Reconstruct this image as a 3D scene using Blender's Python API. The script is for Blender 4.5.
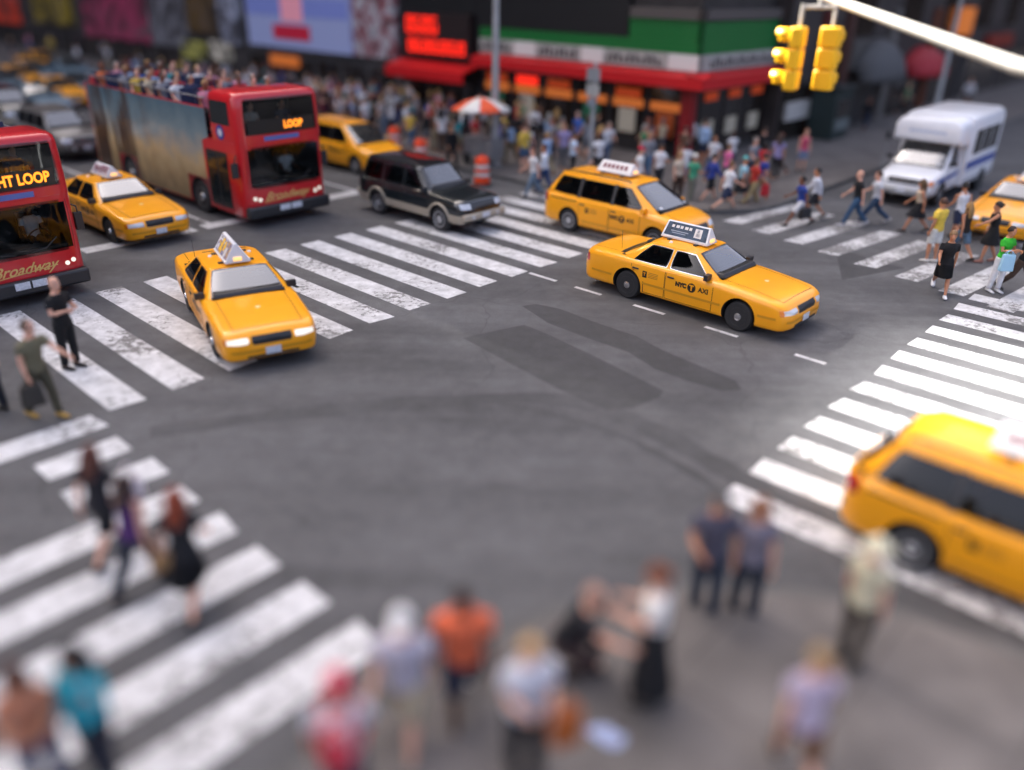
import bpy, bmesh, math, random
import numpy as np
from mathutils import Vector, Matrix
from mathutils.bvhtree import BVHTree
R = math.radians
rnd = random.Random(7)
for o in list(bpy.data.objects):
    bpy.data.objects.remove(o)
S = bpy.context.scene
COL = S.collection

# ---------------------------------------------------------------- camera, sky, sun, exposure
CAM_F, CAM_PITCH, CAM_ROLL, CAM_H = 820.0, 0.45775, -0.0220, 6.74
cd = bpy.data.cameras.new('camera')
cam = bpy.data.objects.new('camera', cd); COL.objects.link(cam)
cd.sensor_width = 36.0
cd.lens = CAM_F/1024*36.0
cd.clip_start = 0.1; cd.clip_end = 1500
cam.location = (0, 0, CAM_H)
cam.rotation_mode = 'XYZ'
cam.matrix_world = (Matrix.Translation((0, 0, CAM_H)) @ Matrix.Rotation(R(90)-CAM_PITCH, 4, 'X') @ Matrix.Rotation(-CAM_ROLL, 4, 'Z'))
cd.dof.use_dof = True
cd.dof.focus_distance = 19.0
cd.dof.aperture_fstop = (cd.lens/1000)/0.40
S.camera = cam

SUN_EL, SUN_AZ = 36.0, 138.0          # azimuth of the sun seen from above, 0 = +x, 90 = straight ahead of the camera
W = bpy.data.worlds.new('World'); S.world = W; W.use_nodes = True
nt = W.node_tree; nt.nodes.clear()
wo = nt.nodes.new('ShaderNodeOutputWorld'); bg = nt.nodes.new('ShaderNodeBackground'); sk = nt.nodes.new('ShaderNodeTexSky')
sk.sky_type = 'NISHITA'; sk.sun_disc = False
sk.sun_elevation = R(SUN_EL); sk.sun_rotation = R(90-SUN_AZ)
sk.air_density = 0.35; sk.dust_density = 10.0; sk.ozone_density = 0.0
bg.inputs['Strength'].default_value = 0.15
nt.links.new(sk.outputs[0], bg.inputs['Color']); nt.links.new(bg.outputs[0], wo.inputs['Surface'])
sd = bpy.data.lights.new('sun', 'SUN'); sun = bpy.data.objects.new('sun', sd); COL.objects.link(sun)
sd.energy = 5.0; sd.angle = R(1.0); sd.color = (1.0, 0.97, 0.93)
_d = Vector((math.cos(R(SUN_EL))*math.cos(R(SUN_AZ)), math.cos(R(SUN_EL))*math.sin(R(SUN_AZ)), math.sin(R(SUN_EL))))
sun.rotation_euler = _d.to_track_quat('Z', 'Y').to_euler(); sun.location = _d*60
S.view_settings.view_transform = 'Standard'; S.view_settings.look = 'None'
S.view_settings.exposure = 2.72; S.view_settings.gamma = 1.0
S.view_settings.use_curve_mapping = False
S.render.engine = 'CYCLES'
try:
    S.cycles.use_denoising = True; S.cycles.denoiser = 'OPENIMAGEDENOISE'
except Exception:
    pass
S.cycles.max_bounces = 6; S.cycles.diffuse_bounces = 3; S.cycles.glossy_bounces = 3
S.cycles.transmission_bounces = 4; S.cycles.transparent_max_bounces = 6
S.cycles.caustics_reflective = False; S.cycles.caustics_refractive = False

# ---------------------------------------------------------------- where things stand: street axes and points measured in the photograph
AX = R(-42)
E1 = Vector((math.cos(AX), math.sin(AX), 0)); E2 = Vector((-math.sin(AX), math.cos(AX), 0))   # along the avenue / along the side street
def AB(a, b, z=0.0):
    v = E1*a + E2*b; return Vector((v.x, v.y, z))
def ray(px, py):
    u = (px-512)/CAM_F; v = (py-385)/CAM_F
    c, s = math.cos(CAM_ROLL), math.sin(CAM_ROLL)
    u, v = c*u-s*v, s*u+c*v
    return Vector((u, -v*math.sin(CAM_PITCH)+math.cos(CAM_PITCH), -v*math.cos(CAM_PITCH)-math.sin(CAM_PITCH)))
def at(px, py, z=0.0):
    d = ray(px, py); return d*((z-CAM_H)/d.z) + Vector((0, 0, CAM_H))
YAW = -42.0

# ---------------------------------------------------------------- materials
def lin(h):
    if isinstance(h, str):
        h = h.lstrip('#'); c = [int(h[i:i+2], 16)/255 for i in (0, 2, 4)]
        return tuple((x/12.92 if x <= .04045 else ((x+.055)/1.055)**2.4) for x in c)
    return tuple(h)
_mats = {}
def mat(name, col=(.5, .5, .5), rough=.5, metal=0., coat=0., emit=0., bump=0., bscale=40., var=0., vscale=3., spec=None, ecol=None):
    if name in _mats: return _mats[name]
    m = bpy.data.materials.new(name); m.use_nodes = True
    n = m.node_tree; p = n.nodes['Principled BSDF']; c = lin(col)
    p.inputs['Base Color'].default_value = (*c, 1); p.inputs['Roughness'].default_value = rough; p.inputs['Metallic'].default_value = metal
    p.inputs['Coat Weight'].default_value = coat; p.inputs['Coat Roughness'].default_value = .06
    if spec is not None: p.inputs['Specular IOR Level'].default_value = spec
    if emit:
        p.inputs['Emission Color'].default_value = (*(lin(ecol) if ecol else c), 1); p.inputs['Emission Strength'].default_value = emit
    if var or bump:
        tc = n.nodes.new('ShaderNodeTexCoord')
    if var:
        t = n.nodes.new('ShaderNodeTexNoise'); t.inputs['Scale'].default_value = vscale; t.inputs['Detail'].default_value = 5
        r = n.nodes.new('ShaderNodeMapRange'); r.inputs[1].default_value = .3; r.inputs[2].default_value = .7
        r.inputs[3].default_value = 1-var; r.inputs[4].default_value = 1+var*.6
        x = n.nodes.new('ShaderNodeMixRGB'); x.blend_type = 'MULTIPLY'; x.inputs[0].default_value = 1; x.inputs[1].default_value = (*c, 1)
        n.links.new(tc.outputs['Object'], t.inputs['Vector']); n.links.new(t.outputs[0], r.inputs[0]); n.links.new(r.outputs[0], x.inputs[2]); n.links.new(x.outputs[0], p.inputs['Base Color'])
    if bump:
        t = n.nodes.new('ShaderNodeTexNoise'); t.inputs['Scale'].default_value = bscale; t.inputs['Detail'].default_value = 3
        b = n.nodes.new('ShaderNodeBump'); b.inputs['Strength'].default_value = bump; b.inputs['Distance'].default_value = .02
        n.links.new(tc.outputs['Object'], t.inputs['Vector']); n.links.new(t.outputs[0], b.inputs['Height']); n.links.new(b.outputs[0], p.inputs['Normal'])
    _mats[name] = m; return m
def cloth(h): return mat('cloth_'+h.strip('#'), h, rough=.9, bump=.55, bscale=14, var=.18, vscale=9)
def skin_m(h): return mat('skin_'+h.strip('#'), h, rough=.55, var=.1, vscale=14)
def hair_m(h): return mat('hair_'+h.strip('#'), h, rough=.5, bump=.8, bscale=70, var=.3, vscale=40)

def asphalt_mat(name, lo, hi, speck=.55, stains=True):
    m = bpy.data.materials.new(name); m.use_nodes = True; n = m.node_tree; L = n.links; p = n.nodes['Principled BSDF']
    g = n.nodes.new('ShaderNodeNewGeometry')
    def noise(sc, det=6, rough=.6, vec=None):
        t = n.nodes.new('ShaderNodeTexNoise'); t.inputs['Scale'].default_value = sc; t.inputs['Detail'].default_value = det; t.inputs['Roughness'].default_value = rough
        L.new(vec or g.outputs['Position'], t.inputs['Vector']); return t.outputs[0]
    def rng(x, a, b, c, d):
        r = n.nodes.new('ShaderNodeMapRange'); 
        for i, v in enumerate((a, b, c, d)): r.inputs[i+1].default_value = v
        L.new(x, r.inputs[0]); return r.outputs[0]
    def mul(x, y):
        q = n.nodes.new('ShaderNodeMath'); q.operation = 'MULTIPLY'; L.new(x, q.inputs[0]); L.new(y, q.inputs[1]); return q.outputs[0]
    base = rng(noise(.22, 5), .35, .65, lo, hi)
    f = mul(base, rng(noise(2.3, 8, .75), .3, .7, .74, 1.2))
    f = mul(f, rng(noise(60, 3), .3, .7, 1-speck, 1+speck))
    if stains:
        # streaks of rubber and oil that follow the lanes
        mp = n.nodes.new('ShaderNodeMapping'); mp.inputs['Rotation'].default_value = (0, 0, -AX); mp.inputs['Scale'].default_value = (.06, .9, 1)
        L.new(g.outputs['Position'], mp.inputs['Vector'])
        f = mul(f, rng(noise(1.0, 4, .55, mp.outputs[0]), .35, .62, .72, 1.08))
        v = n.nodes.new('ShaderNodeTexVoronoi'); v.feature = 'DISTANCE_TO_EDGE'; v.inputs['Scale'].default_value = .16
        w = n.nodes.new('ShaderNodeTexNoise'); w.inputs['Scale'].default_value = .7; L.new(g.outputs['Position'], w.inputs['Vector'])
        ad = n.nodes.new('ShaderNodeVectorMath'); ad.operation = 'ADD'; L.new(g.outputs['Position'], ad.inputs[0])
        sc = n.nodes.new('ShaderNodeVectorMath'); sc.operation = 'SCALE'; sc.inputs['Scale'].default_value = 1.6; L.new(w.outputs['Color'], sc.inputs[0]); L.new(sc.outputs[0], ad.inputs[1])
        L.new(ad.outputs[0], v.inputs['Vector'])
        f = mul(f, rng(v.outputs['Distance'], .001, .004, .78, 1.0))
    cr = n.nodes.new('ShaderNodeCombineColor')
    x1 = n.nodes.new('ShaderNodeMath'); x1.operation = 'MULTIPLY'; x1.inputs[1].default_value = .995; L.new(f, x1.inputs[0])
    x2 = n.nodes.new('ShaderNodeMath'); x2.operation = 'MULTIPLY'; x2.inputs[1].default_value = 1.03; L.new(f, x2.inputs[0])
    L.new(f, cr.inputs[0]); L.new(x1.outputs[0], cr.inputs[1]); L.new(x2.outputs[0], cr.inputs[2])
    L.new(cr.outputs[0], p.inputs['Base Color'])
    p.inputs['Roughness'].default_value = .78
    b = n.nodes.new('ShaderNodeBump'); b.inputs['Strength'].default_value = .35; b.inputs['Distance'].default_value = .01
    L.new(noise(90, 3), b.inputs['Height']); L.new(b.outputs[0], p.inputs['Normal'])
    return m
def paint_mat(name, white=.74, wear=.5):
    """road paint worn through to the asphalt in flakes"""
    m = bpy.data.materials.new(name); m.use_nodes = True; n = m.node_tree; L = n.links; p = n.nodes['Principled BSDF']
    g = n.nodes.new('ShaderNodeNewGeometry')
    def noise(sc, det, ro):
        t = n.nodes.new('ShaderNodeTexNoise'); t.inputs['Scale'].default_value = sc; t.inputs['Detail'].default_value = det; t.inputs['Roughness'].default_value = ro
        L.new(g.outputs['Position'], t.inputs['Vector']); return t.outputs[0]
    a = n.nodes.new('ShaderNodeMath'); a.operation = 'ADD'
    h = n.nodes.new('ShaderNodeMath'); h.operation = 'MULTIPLY'; h.inputs[1].default_value = .8
    L.new(noise(.55, 4, .6), h.inputs[0]); L.new(h.outputs[0], a.inputs[0]); L.new(noise(7, 8, .75), a.inputs[1])
    r = n.nodes.new('ShaderNodeMapRange'); r.inputs[1].default_value = 1.21-wear*.28; r.inputs[2].default_value = 1.30-wear*.28; L.new(a.outputs[0], r.inputs[0])
    r.clamp = True
    d = n.nodes.new('ShaderNodeMapRange'); d.inputs[1].default_value = .3; d.inputs[2].default_value = .7; d.inputs[3].default_value = white*.5; d.inputs[4].default_value = white*1.06
    L.new(noise(3.0, 7, .7), d.inputs[0])
    c = n.nodes.new('ShaderNodeCombineColor'); 
    for i in range(3): L.new(d.outputs[0], c.inputs[i])
    x = n.nodes.new('ShaderNodeMixRGB'); L.new(r.outputs[0], x.inputs[0]); L.new(c.outputs[0], x.inputs[1]); x.inputs[2].default_value = (.17, .165, .16, 1)
    L.new(x.outputs[0], p.inputs['Base Color']); p.inputs['Roughness'].default_value = .7
    return m
def concrete_mat(name, col, joint=1.5):
    m = bpy.data.materials.new(name); m.use_nodes = True; n = m.node_tree; L = n.links; p = n.nodes['Principled BSDF']
    g = n.nodes.new('ShaderNodeNewGeometry')
    mp = n.nodes.new('ShaderNodeMapping'); mp.inputs['Rotation'].default_value = (0, 0, -AX); L.new(g.outputs['Position'], mp.inputs['Vector'])
    br = n.nodes.new('ShaderNodeTexBrick'); br.offset = 0; br.inputs['Scale'].default_value = 1.0
    br.inputs['Brick Width'].default_value = joint; br.inputs['Row Height'].default_value = joint; br.inputs['Mortar Size'].default_value = .012
    c = lin(col)
    br.inputs['Color1'].default_value = (*[x*.92 for x in c], 1); br.inputs['Color2'].default_value = (*[x*1.06 for x in c], 1); br.inputs['Mortar'].default_value = (*[x*.5 for x in c], 1)
    L.new(mp.outputs[0], br.inputs['Vector'])
    t = n.nodes.new('ShaderNodeTexNoise'); t.inputs['Scale'].default_value = 1.3; t.inputs['Detail'].default_value = 8; L.new(g.outputs['Position'], t.inputs['Vector'])
    r = n.nodes.new('ShaderNodeMapRange'); r.inputs[1].default_value = .3; r.inputs[2].default_value = .7; r.inputs[3].default_value = .7; r.inputs[4].default_value = 1.2; L.new(t.outputs[0], r.inputs[0])
    x = n.nodes.new('ShaderNodeMixRGB'); x.blend_type = 'MULTIPLY'; x.inputs[0].default_value = 1; L.new(br.outputs[0], x.inputs[1]); L.new(r.outputs[0], x.inputs[2])
    v = n.nodes.new('ShaderNodeTexVoronoi'); v.inputs['Scale'].default_value = 5; L.new(g.outputs['Position'], v.inputs['Vector'])
    s = n.nodes.new('ShaderNodeMapRange'); s.inputs[1].default_value = .04; s.inputs[2].default_value = .06; s.inputs[3].default_value = .55; s.inputs[4].default_value = 1; L.new(v.outputs['Distance'], s.inputs[0])
    y = n.nodes.new('ShaderNodeMixRGB'); y.blend_type = 'MULTIPLY'; y.inputs[0].default_value = 1; L.new(x.outputs[0], y.inputs[1]); L.new(s.outputs[0], y.inputs[2])
    L.new(y.outputs[0], p.inputs['Base Color']); p.inputs['Roughness'].default_value = .85
    return m
def patchwork_mat(name, cols, scale=2.0, rough=.5, emit=0.):
    """printed picture: soft patches of a few colours"""
    m = bpy.data.materials.new(name); m.use_nodes = True; n = m.node_tree; L = n.links; p = n.nodes['Principled BSDF']
    tc = n.nodes.new('ShaderNodeTexCoord')
    t = n.nodes.new('ShaderNodeTexNoise'); t.inputs['Scale'].default_value = scale; t.inputs['Detail'].default_value = 4; t.inputs['Distortion'].default_value = .8
    L.new(tc.outputs['Object'], t.inputs['Vector'])
    r = n.nodes.new('ShaderNodeValToRGB'); e = r.color_ramp.elements
    k = len(cols)
    while len(e) < k: e.new(.5)
    for i, c in enumerate(cols):
        e[i].position = .3+.4*i/(k-1); e[i].color = (*lin(c), 1)
    L.new(t.outputs[0], r.inputs[0]); L.new(r.outputs[0], p.inputs['Base Color']); p.inputs['Roughness'].default_value = rough
    if emit:
        L.new(r.outputs[0], p.inputs['Emission Color']); p.inputs['Emission Strength'].default_value = emit
    _mats[name] = m; return m

def glass_mat(name, tint, ior=1.6):
    m = bpy.data.materials.new(name); m.use_nodes = True; n = m.node_tree; n.nodes.clear(); L = n.links
    o = n.nodes.new('ShaderNodeOutputMaterial'); x = n.nodes.new('ShaderNodeMixShader'); f = n.nodes.new('ShaderNodeFresnel'); f.inputs[0].default_value = ior
    t = n.nodes.new('ShaderNodeBsdfTransparent'); t.inputs[0].default_value = (*tint, 1); g = n.nodes.new('ShaderNodeBsdfGlossy'); g.inputs['Roughness'].default_value = .02; g.inputs['Color'].default_value = (.95, .97, 1, 1)
    L.new(f.outputs[0], x.inputs[0]); L.new(t.outputs[0], x.inputs[1]); L.new(g.outputs[0], x.inputs[2]); L.new(x.outputs[0], o.inputs['Surface']); _mats[name] = m; return m
GLASS = glass_mat('car_glass', (.30, .33, .33), 1.5)
WSGLASS = glass_mat('windscreen_glass', (.5, .56, .57), 2.8)
BUSGLASS = glass_mat('bus_glass', (.55, .6, .6), 1.45)
DARKGLASS = mat('dark_glass', (.012, .016, .018), rough=.05, spec=.5)
BLACK = mat('black_rubber', (.018, .018, .019), rough=.7)
TRIM = mat('black_trim', (.022, .022, .024), rough=.4)
SEAM = mat('panel_gap', (.02, .015, .01), rough=.8)
CHROME = mat('chrome', (.75, .75, .77), rough=.18, metal=1.)
STEEL = mat('grey_steel', (.32, .33, .34), rough=.45, metal=.6, var=.15)
GALV = mat('galvanised_pole', (.36, .37, .37), rough=.5, metal=.25, var=.15)
WHITEP = mat('white_plastic', (.74, .74, .75), rough=.4)
YELLOW = mat('taxi_yellow_paint', (.95, .385, .010), rough=.3, coat=.35, spec=.4, var=.05, vscale=1.5)
LAMP = mat('headlight_glass', (.58, .6, .62), rough=.12, coat=1., spec=1.)
LAMPON = mat('headlight_lit', (.9, .88, .8), rough=.1, emit=.1, ecol='#fff2d0')
REDL = mat('tail_light_red', (.45, .012, .01), rough=.15, coat=1.)
ORANGEL = mat('indicator_orange', (.75, .2, .01), rough=.15, coat=1.)
PLATE = mat('plate_white', (.62, .64, .68), rough=.4, var=.2, vscale=20)

# ---------------------------------------------------------------- mesh helpers
class MB:
    def __init__(s): s.v = []; s.f = []; s.m = []; s.sm = []
    def add(s, vs, fs, m=0, smooth=True):
        b = len(s.v); s.v += [tuple(v) for v in vs]
        for f in fs: s.f.append([b+i for i in f]); s.m.append(m); s.sm.append(smooth)
    def box(s, c, d, m=0, rot=None, taper=(1, 1)):
        cx, cy, cz = c; x, y, z = d[0]/2, d[1]/2, d[2]/2; tx, ty = taper
        vs = [(-x, -y, -z), (x, -y, -z), (x, y, -z), (-x, y, -z), (-x*tx, -y*ty, z), (x*tx, -y*ty, z), (x*tx, y*ty, z), (-x*tx, y*ty, z)]
        vs = [Vector(v) for v in vs]
        if rot is not None: vs = [rot @ v for v in vs]
        s.add([v+Vector(c) for v in vs], [(0, 3, 2, 1), (4, 5, 6, 7), (0, 1, 5, 4), (1, 2, 6, 5), (2, 3, 7, 6), (3, 0, 4, 7)], m, False)
    def loft(s, rings, m=0, caps=True, closed=True, smooth=True):
        n = len(rings[0]); vs = [p for r in rings for p in r]; fs = []
        for i in range(len(rings)-1):
            for j in range(n if closed else n-1):
                k = (j+1) % n; fs.append((i*n+j, i*n+k, (i+1)*n+k, (i+1)*n+j))
        if caps:
            fs.append(tuple(range(n))[::-1]); fs.append(tuple((len(rings)-1)*n+j for j in range(n)))
        s.add(vs, fs, m, smooth)
    def tube(s, path, rad, n=10, m=0, ref=(0, 1, 0), caps=True):
        path = [Vector(p) for p in path]; ref = Vector(ref); rings = []
        if not isinstance(rad, (list, tuple)): rad = [rad]*len(path)
        for i, p in enumerate(path):
            t = (path[min(i+1, len(path)-1)]-path[max(i-1, 0)]).normalized()
            a = ref-t*ref.dot(t)
            if a.length < 1e-3: a = Vector((1, 0, 0))-t*t.x
            if a.length < 1e-3: a = Vector((0, 0, 1))-t*t.z
            a.normalize(); b = t.cross(a)
            r = rad[i]; r1, r2 = r if isinstance(r, (list, tuple)) else (r, r)
            rings.append([p+a*(r1*math.cos(2*math.pi*k/n))+b*(r2*math.sin(2*math.pi*k/n)) for k in range(n)])
        s.loft(rings, m, caps)
    def ball(s, c, r, n=10, m=0, k=7):
        r = r if isinstance(r, (list, tuple)) else (r, r, r); c = Vector(c); rings = []
        for i in range(k+1):
            t = -math.pi/2+math.pi*(.04+.92*i/k)
            rings.append([c+Vector((r[0]*math.cos(t)*math.cos(2*math.pi*j/n), r[1]*math.cos(t)*math.sin(2*math.pi*j/n), r[2]*math.sin(t))) for j in range(n)])
        s.loft(rings, m)
    def lathe(s, prof, c=(0, 0, 0), n=24, m=0, axis='z', caps=True):
        c = Vector(c); rings = []
        for r, h in prof:
            q = []
            for j in range(n):
                a = 2*math.pi*j/n; x, y = r*math.cos(a), r*math.sin(a)
                q.append(c+(Vector((x, y, h)) if axis == 'z' else Vector((x, h, -y)) if axis == 'y' else Vector((h, x, y))))
            rings.append(q)
        s.loft(rings, m, caps)
    def prism(s, poly, z0, z1, m=0, mt=None):
        n = len(poly)
        s.add([(p[0], p[1], z0) for p in poly]+[(p[0], p[1], z1) for p in poly], [(i, (i+1) % n, n+(i+1) % n, n+i) for i in range(n)]+[tuple(range(n))[::-1]], m, False)
        s.add([(p[0], p[1], z1) for p in poly], [tuple(range(n))], m if mt is None else mt, False)
    def grid(s, pts, m=0, smooth=True):
        a = len(pts); b = len(pts[0])
        s.add([p for r in pts for p in r], [(i*b+j, i*b+j+1, (i+1)*b+j+1, (i+1)*b+j) for i in range(a-1) for j in range(b-1)], m, smooth)
    def mesh(s, name, mats, sharp=38, weld=False):
        me = bpy.data.meshes.new(name); me.from_pydata(s.v, [], s.f)
        for x in mats: me.materials.append(x)
        me.polygons.foreach_set('material_index', s.m); me.polygons.foreach_set('use_smooth', s.sm)
        bm = bmesh.new(); bm.from_mesh(me)
        if weld: bmesh.ops.remove_doubles(bm, verts=bm.verts, dist=.0005)
        bmesh.ops.recalc_face_normals(bm, faces=bm.faces); bm.to_mesh(me); bm.free()
        if sharp: me.set_sharp_from_angle(angle=R(sharp))
        return me
    def build(s, name, mats, parent=None, sharp=38, bevel=0, keep_normals=False):
        mats = mats if isinstance(mats, (list, tuple)) else [mats]
        return obj(name, s.mesh(name, mats, sharp), parent, bevel)
def obj(name, me, parent=None, bevel=0):
    o = bpy.data.objects.new(name, me); COL.objects.link(o)
    if parent is not None: o.parent = parent
    if bevel:
        b = o.modifiers.new('bevel', 'BEVEL'); b.width = bevel; b.segments = 2; b.limit_method = 'ANGLE'; b.angle_limit = R(40)
    return o
def tag(o, label=None, cat=None, group=None, kind=None):
    if label: o['label'] = label
    if cat: o['category'] = cat
    if group: o['group'] = group
    if kind: o['kind'] = kind
    return o
def empty(name, loc=(0, 0, 0), rz=0.):
    o = bpy.data.objects.new(name, None); COL.objects.link(o); o.empty_display_size = .3
    o.location = loc; o.rotation_euler = (0, 0, R(rz)); return o
def copy_tree(o, parent=None):
    c = o.copy(); COL.objects.link(c)
    if parent is not None: c.parent = parent
    for ch in o.children: copy_tree(ch, c)
    return c
def evaluated(me, mods):
    o = bpy.data.objects.new('temporary', me); COL.objects.link(o)
    for t, kw in mods:
        q = o.modifiers.new('m', t)
        for k, v in kw.items(): setattr(q, k, v)
    dg = bpy.context.evaluated_depsgraph_get()
    r = bpy.data.meshes.new_from_object(o.evaluated_get(dg)); bpy.data.objects.remove(o)
    return r
def text_mesh(s, size=1., bold=0., shear=0.):
    c = bpy.data.curves.new('lettering', 'FONT'); c.body = s; c.size = size; c.offset = bold; c.shear = shear; c.align_x = 'CENTER'; c.align_y = 'CENTER'; c.resolution_u = 3
    o = bpy.data.objects.new('temporary', c); COL.objects.link(o); dg = bpy.context.evaluated_depsgraph_get()
    me = bpy.data.meshes.new_from_object(o.evaluated_get(dg)); bpy.data.objects.remove(o)
    vs = [v.co.copy() for v in me.vertices]; fs = [tuple(p.vertices) for p in me.polygons]; bpy.data.meshes.remove(me)
    return vs, fs
def interp(tab, x):
    xs = [t[0] for t in tab]; ys = [t[1] for t in tab]; return float(np.interp(x, xs, ys))
def smooth_tab(tab, n=200, w=9):
    xs = np.linspace(tab[0][0], tab[-1][0], n); ys = np.interp(xs, [t[0] for t in tab], [t[1] for t in tab])
    k = np.hanning(w+2)[1:-1]; k /= k.sum(); yp = np.pad(ys, w//2, mode='edge'); return list(zip(xs, np.convolve(yp, k, 'valid')))
def catmull(P, n):
    P = [np.array(p, float) for p in P]; Q = [2*P[0]-P[1]]+P+[2*P[-1]-P[-2]]; out = []
    for i in range(1, len(Q)-2):
        a, b, c, d = Q[i-1], Q[i], Q[i+1], Q[i+2]
        for k in range(n):
            t = k/n; out.append(.5*(2*b+(c-a)*t+(2*a-5*b+4*c-d)*t*t+(3*b-a-3*c+d)*t**3))
    out.append(P[-1]); return out
class Surf:
    """projects panels, panes and lettering onto a body so that they follow its shape"""
    def __init__(s, me):
        bm = bmesh.new(); bm.from_mesh(me); s.t = BVHTree.FromBMesh(bm); bm.free()
    def hit(s, o, d, off):
        l, n, i, q = s.t.ray_cast(Vector(o), Vector(d))
        if l is None:
            l, n, i, q = s.t.find_nearest(Vector(o))
        d = Vector(d)
        if n.dot(d) > 0: n = -n
        return l+n*off
    def patch(s, mb, quad, d, off=.004, n=8, k=.25, m=0, hole=0.):
        """quad: four points (bottom-left, bottom-right, top-right, top-left) seen along d"""
        q = [Vector(p) for p in quad]; rows = []
        for j in range(n+1):
            r = []
            for i in range(n+1):
                a, b = 2*i/n-1, 2*j/n-1
                a, b = a*math.sqrt(1-k*b*b/2), b*math.sqrt(1-k*a*a/2)
                u, v = (a+1)/2, (b+1)/2
                p = q[0]*(1-u)*(1-v)+q[1]*u*(1-v)+q[2]*u*v+q[3]*(1-u)*v
                r.append(s.hit(p, d, off))
            rows.append(r)
        if not hole: mb.grid(rows, m); return
        b0 = [p for r in rows for p in r]; w = n+1; mid = lambda i: abs(2*(i+.5)/n-1) < 1-hole
        mb.add(b0, [(j*w+i, j*w+i+1, (j+1)*w+i+1, (j+1)*w+i) for j in range(n) for i in range(n) if not (mid(i) and mid(j))], m)
    def strip(s, mb, pts, d, w, off=.005, m=0, up=(0, 0, 1)):
        """a flat band along a polyline, as wide as w"""
        pts = [Vector(p) for p in pts]; up = Vector(up); a, b = [], []
        for i in range(len(pts)):
            t = (pts[min(i+1, len(pts)-1)]-pts[max(i-1, 0)]).normalized(); nn = t.cross(Vector(d)).normalized()
            a.append(s.hit(pts[i]+nn*w/2, d, off)); b.append(s.hit(pts[i]-nn*w/2, d, off))
        mb.grid([a, b], m)
    def text(s, mb, txt, c, u, v, d, size, off=.006, m=0, bold=0., shear=0.):
        vs, fs = text_mesh(txt, size, bold, shear); c = Vector(c); u = Vector(u); v = Vector(v)
        mb.add([s.hit(c+u*p.x+v*p.y, d, off) for p in vs], fs, m, False)
def line(p, q, n=8):
    p, q = Vector(p), Vector(q); return [p.lerp(q, i/n) for i in range(n+1)]
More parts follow.
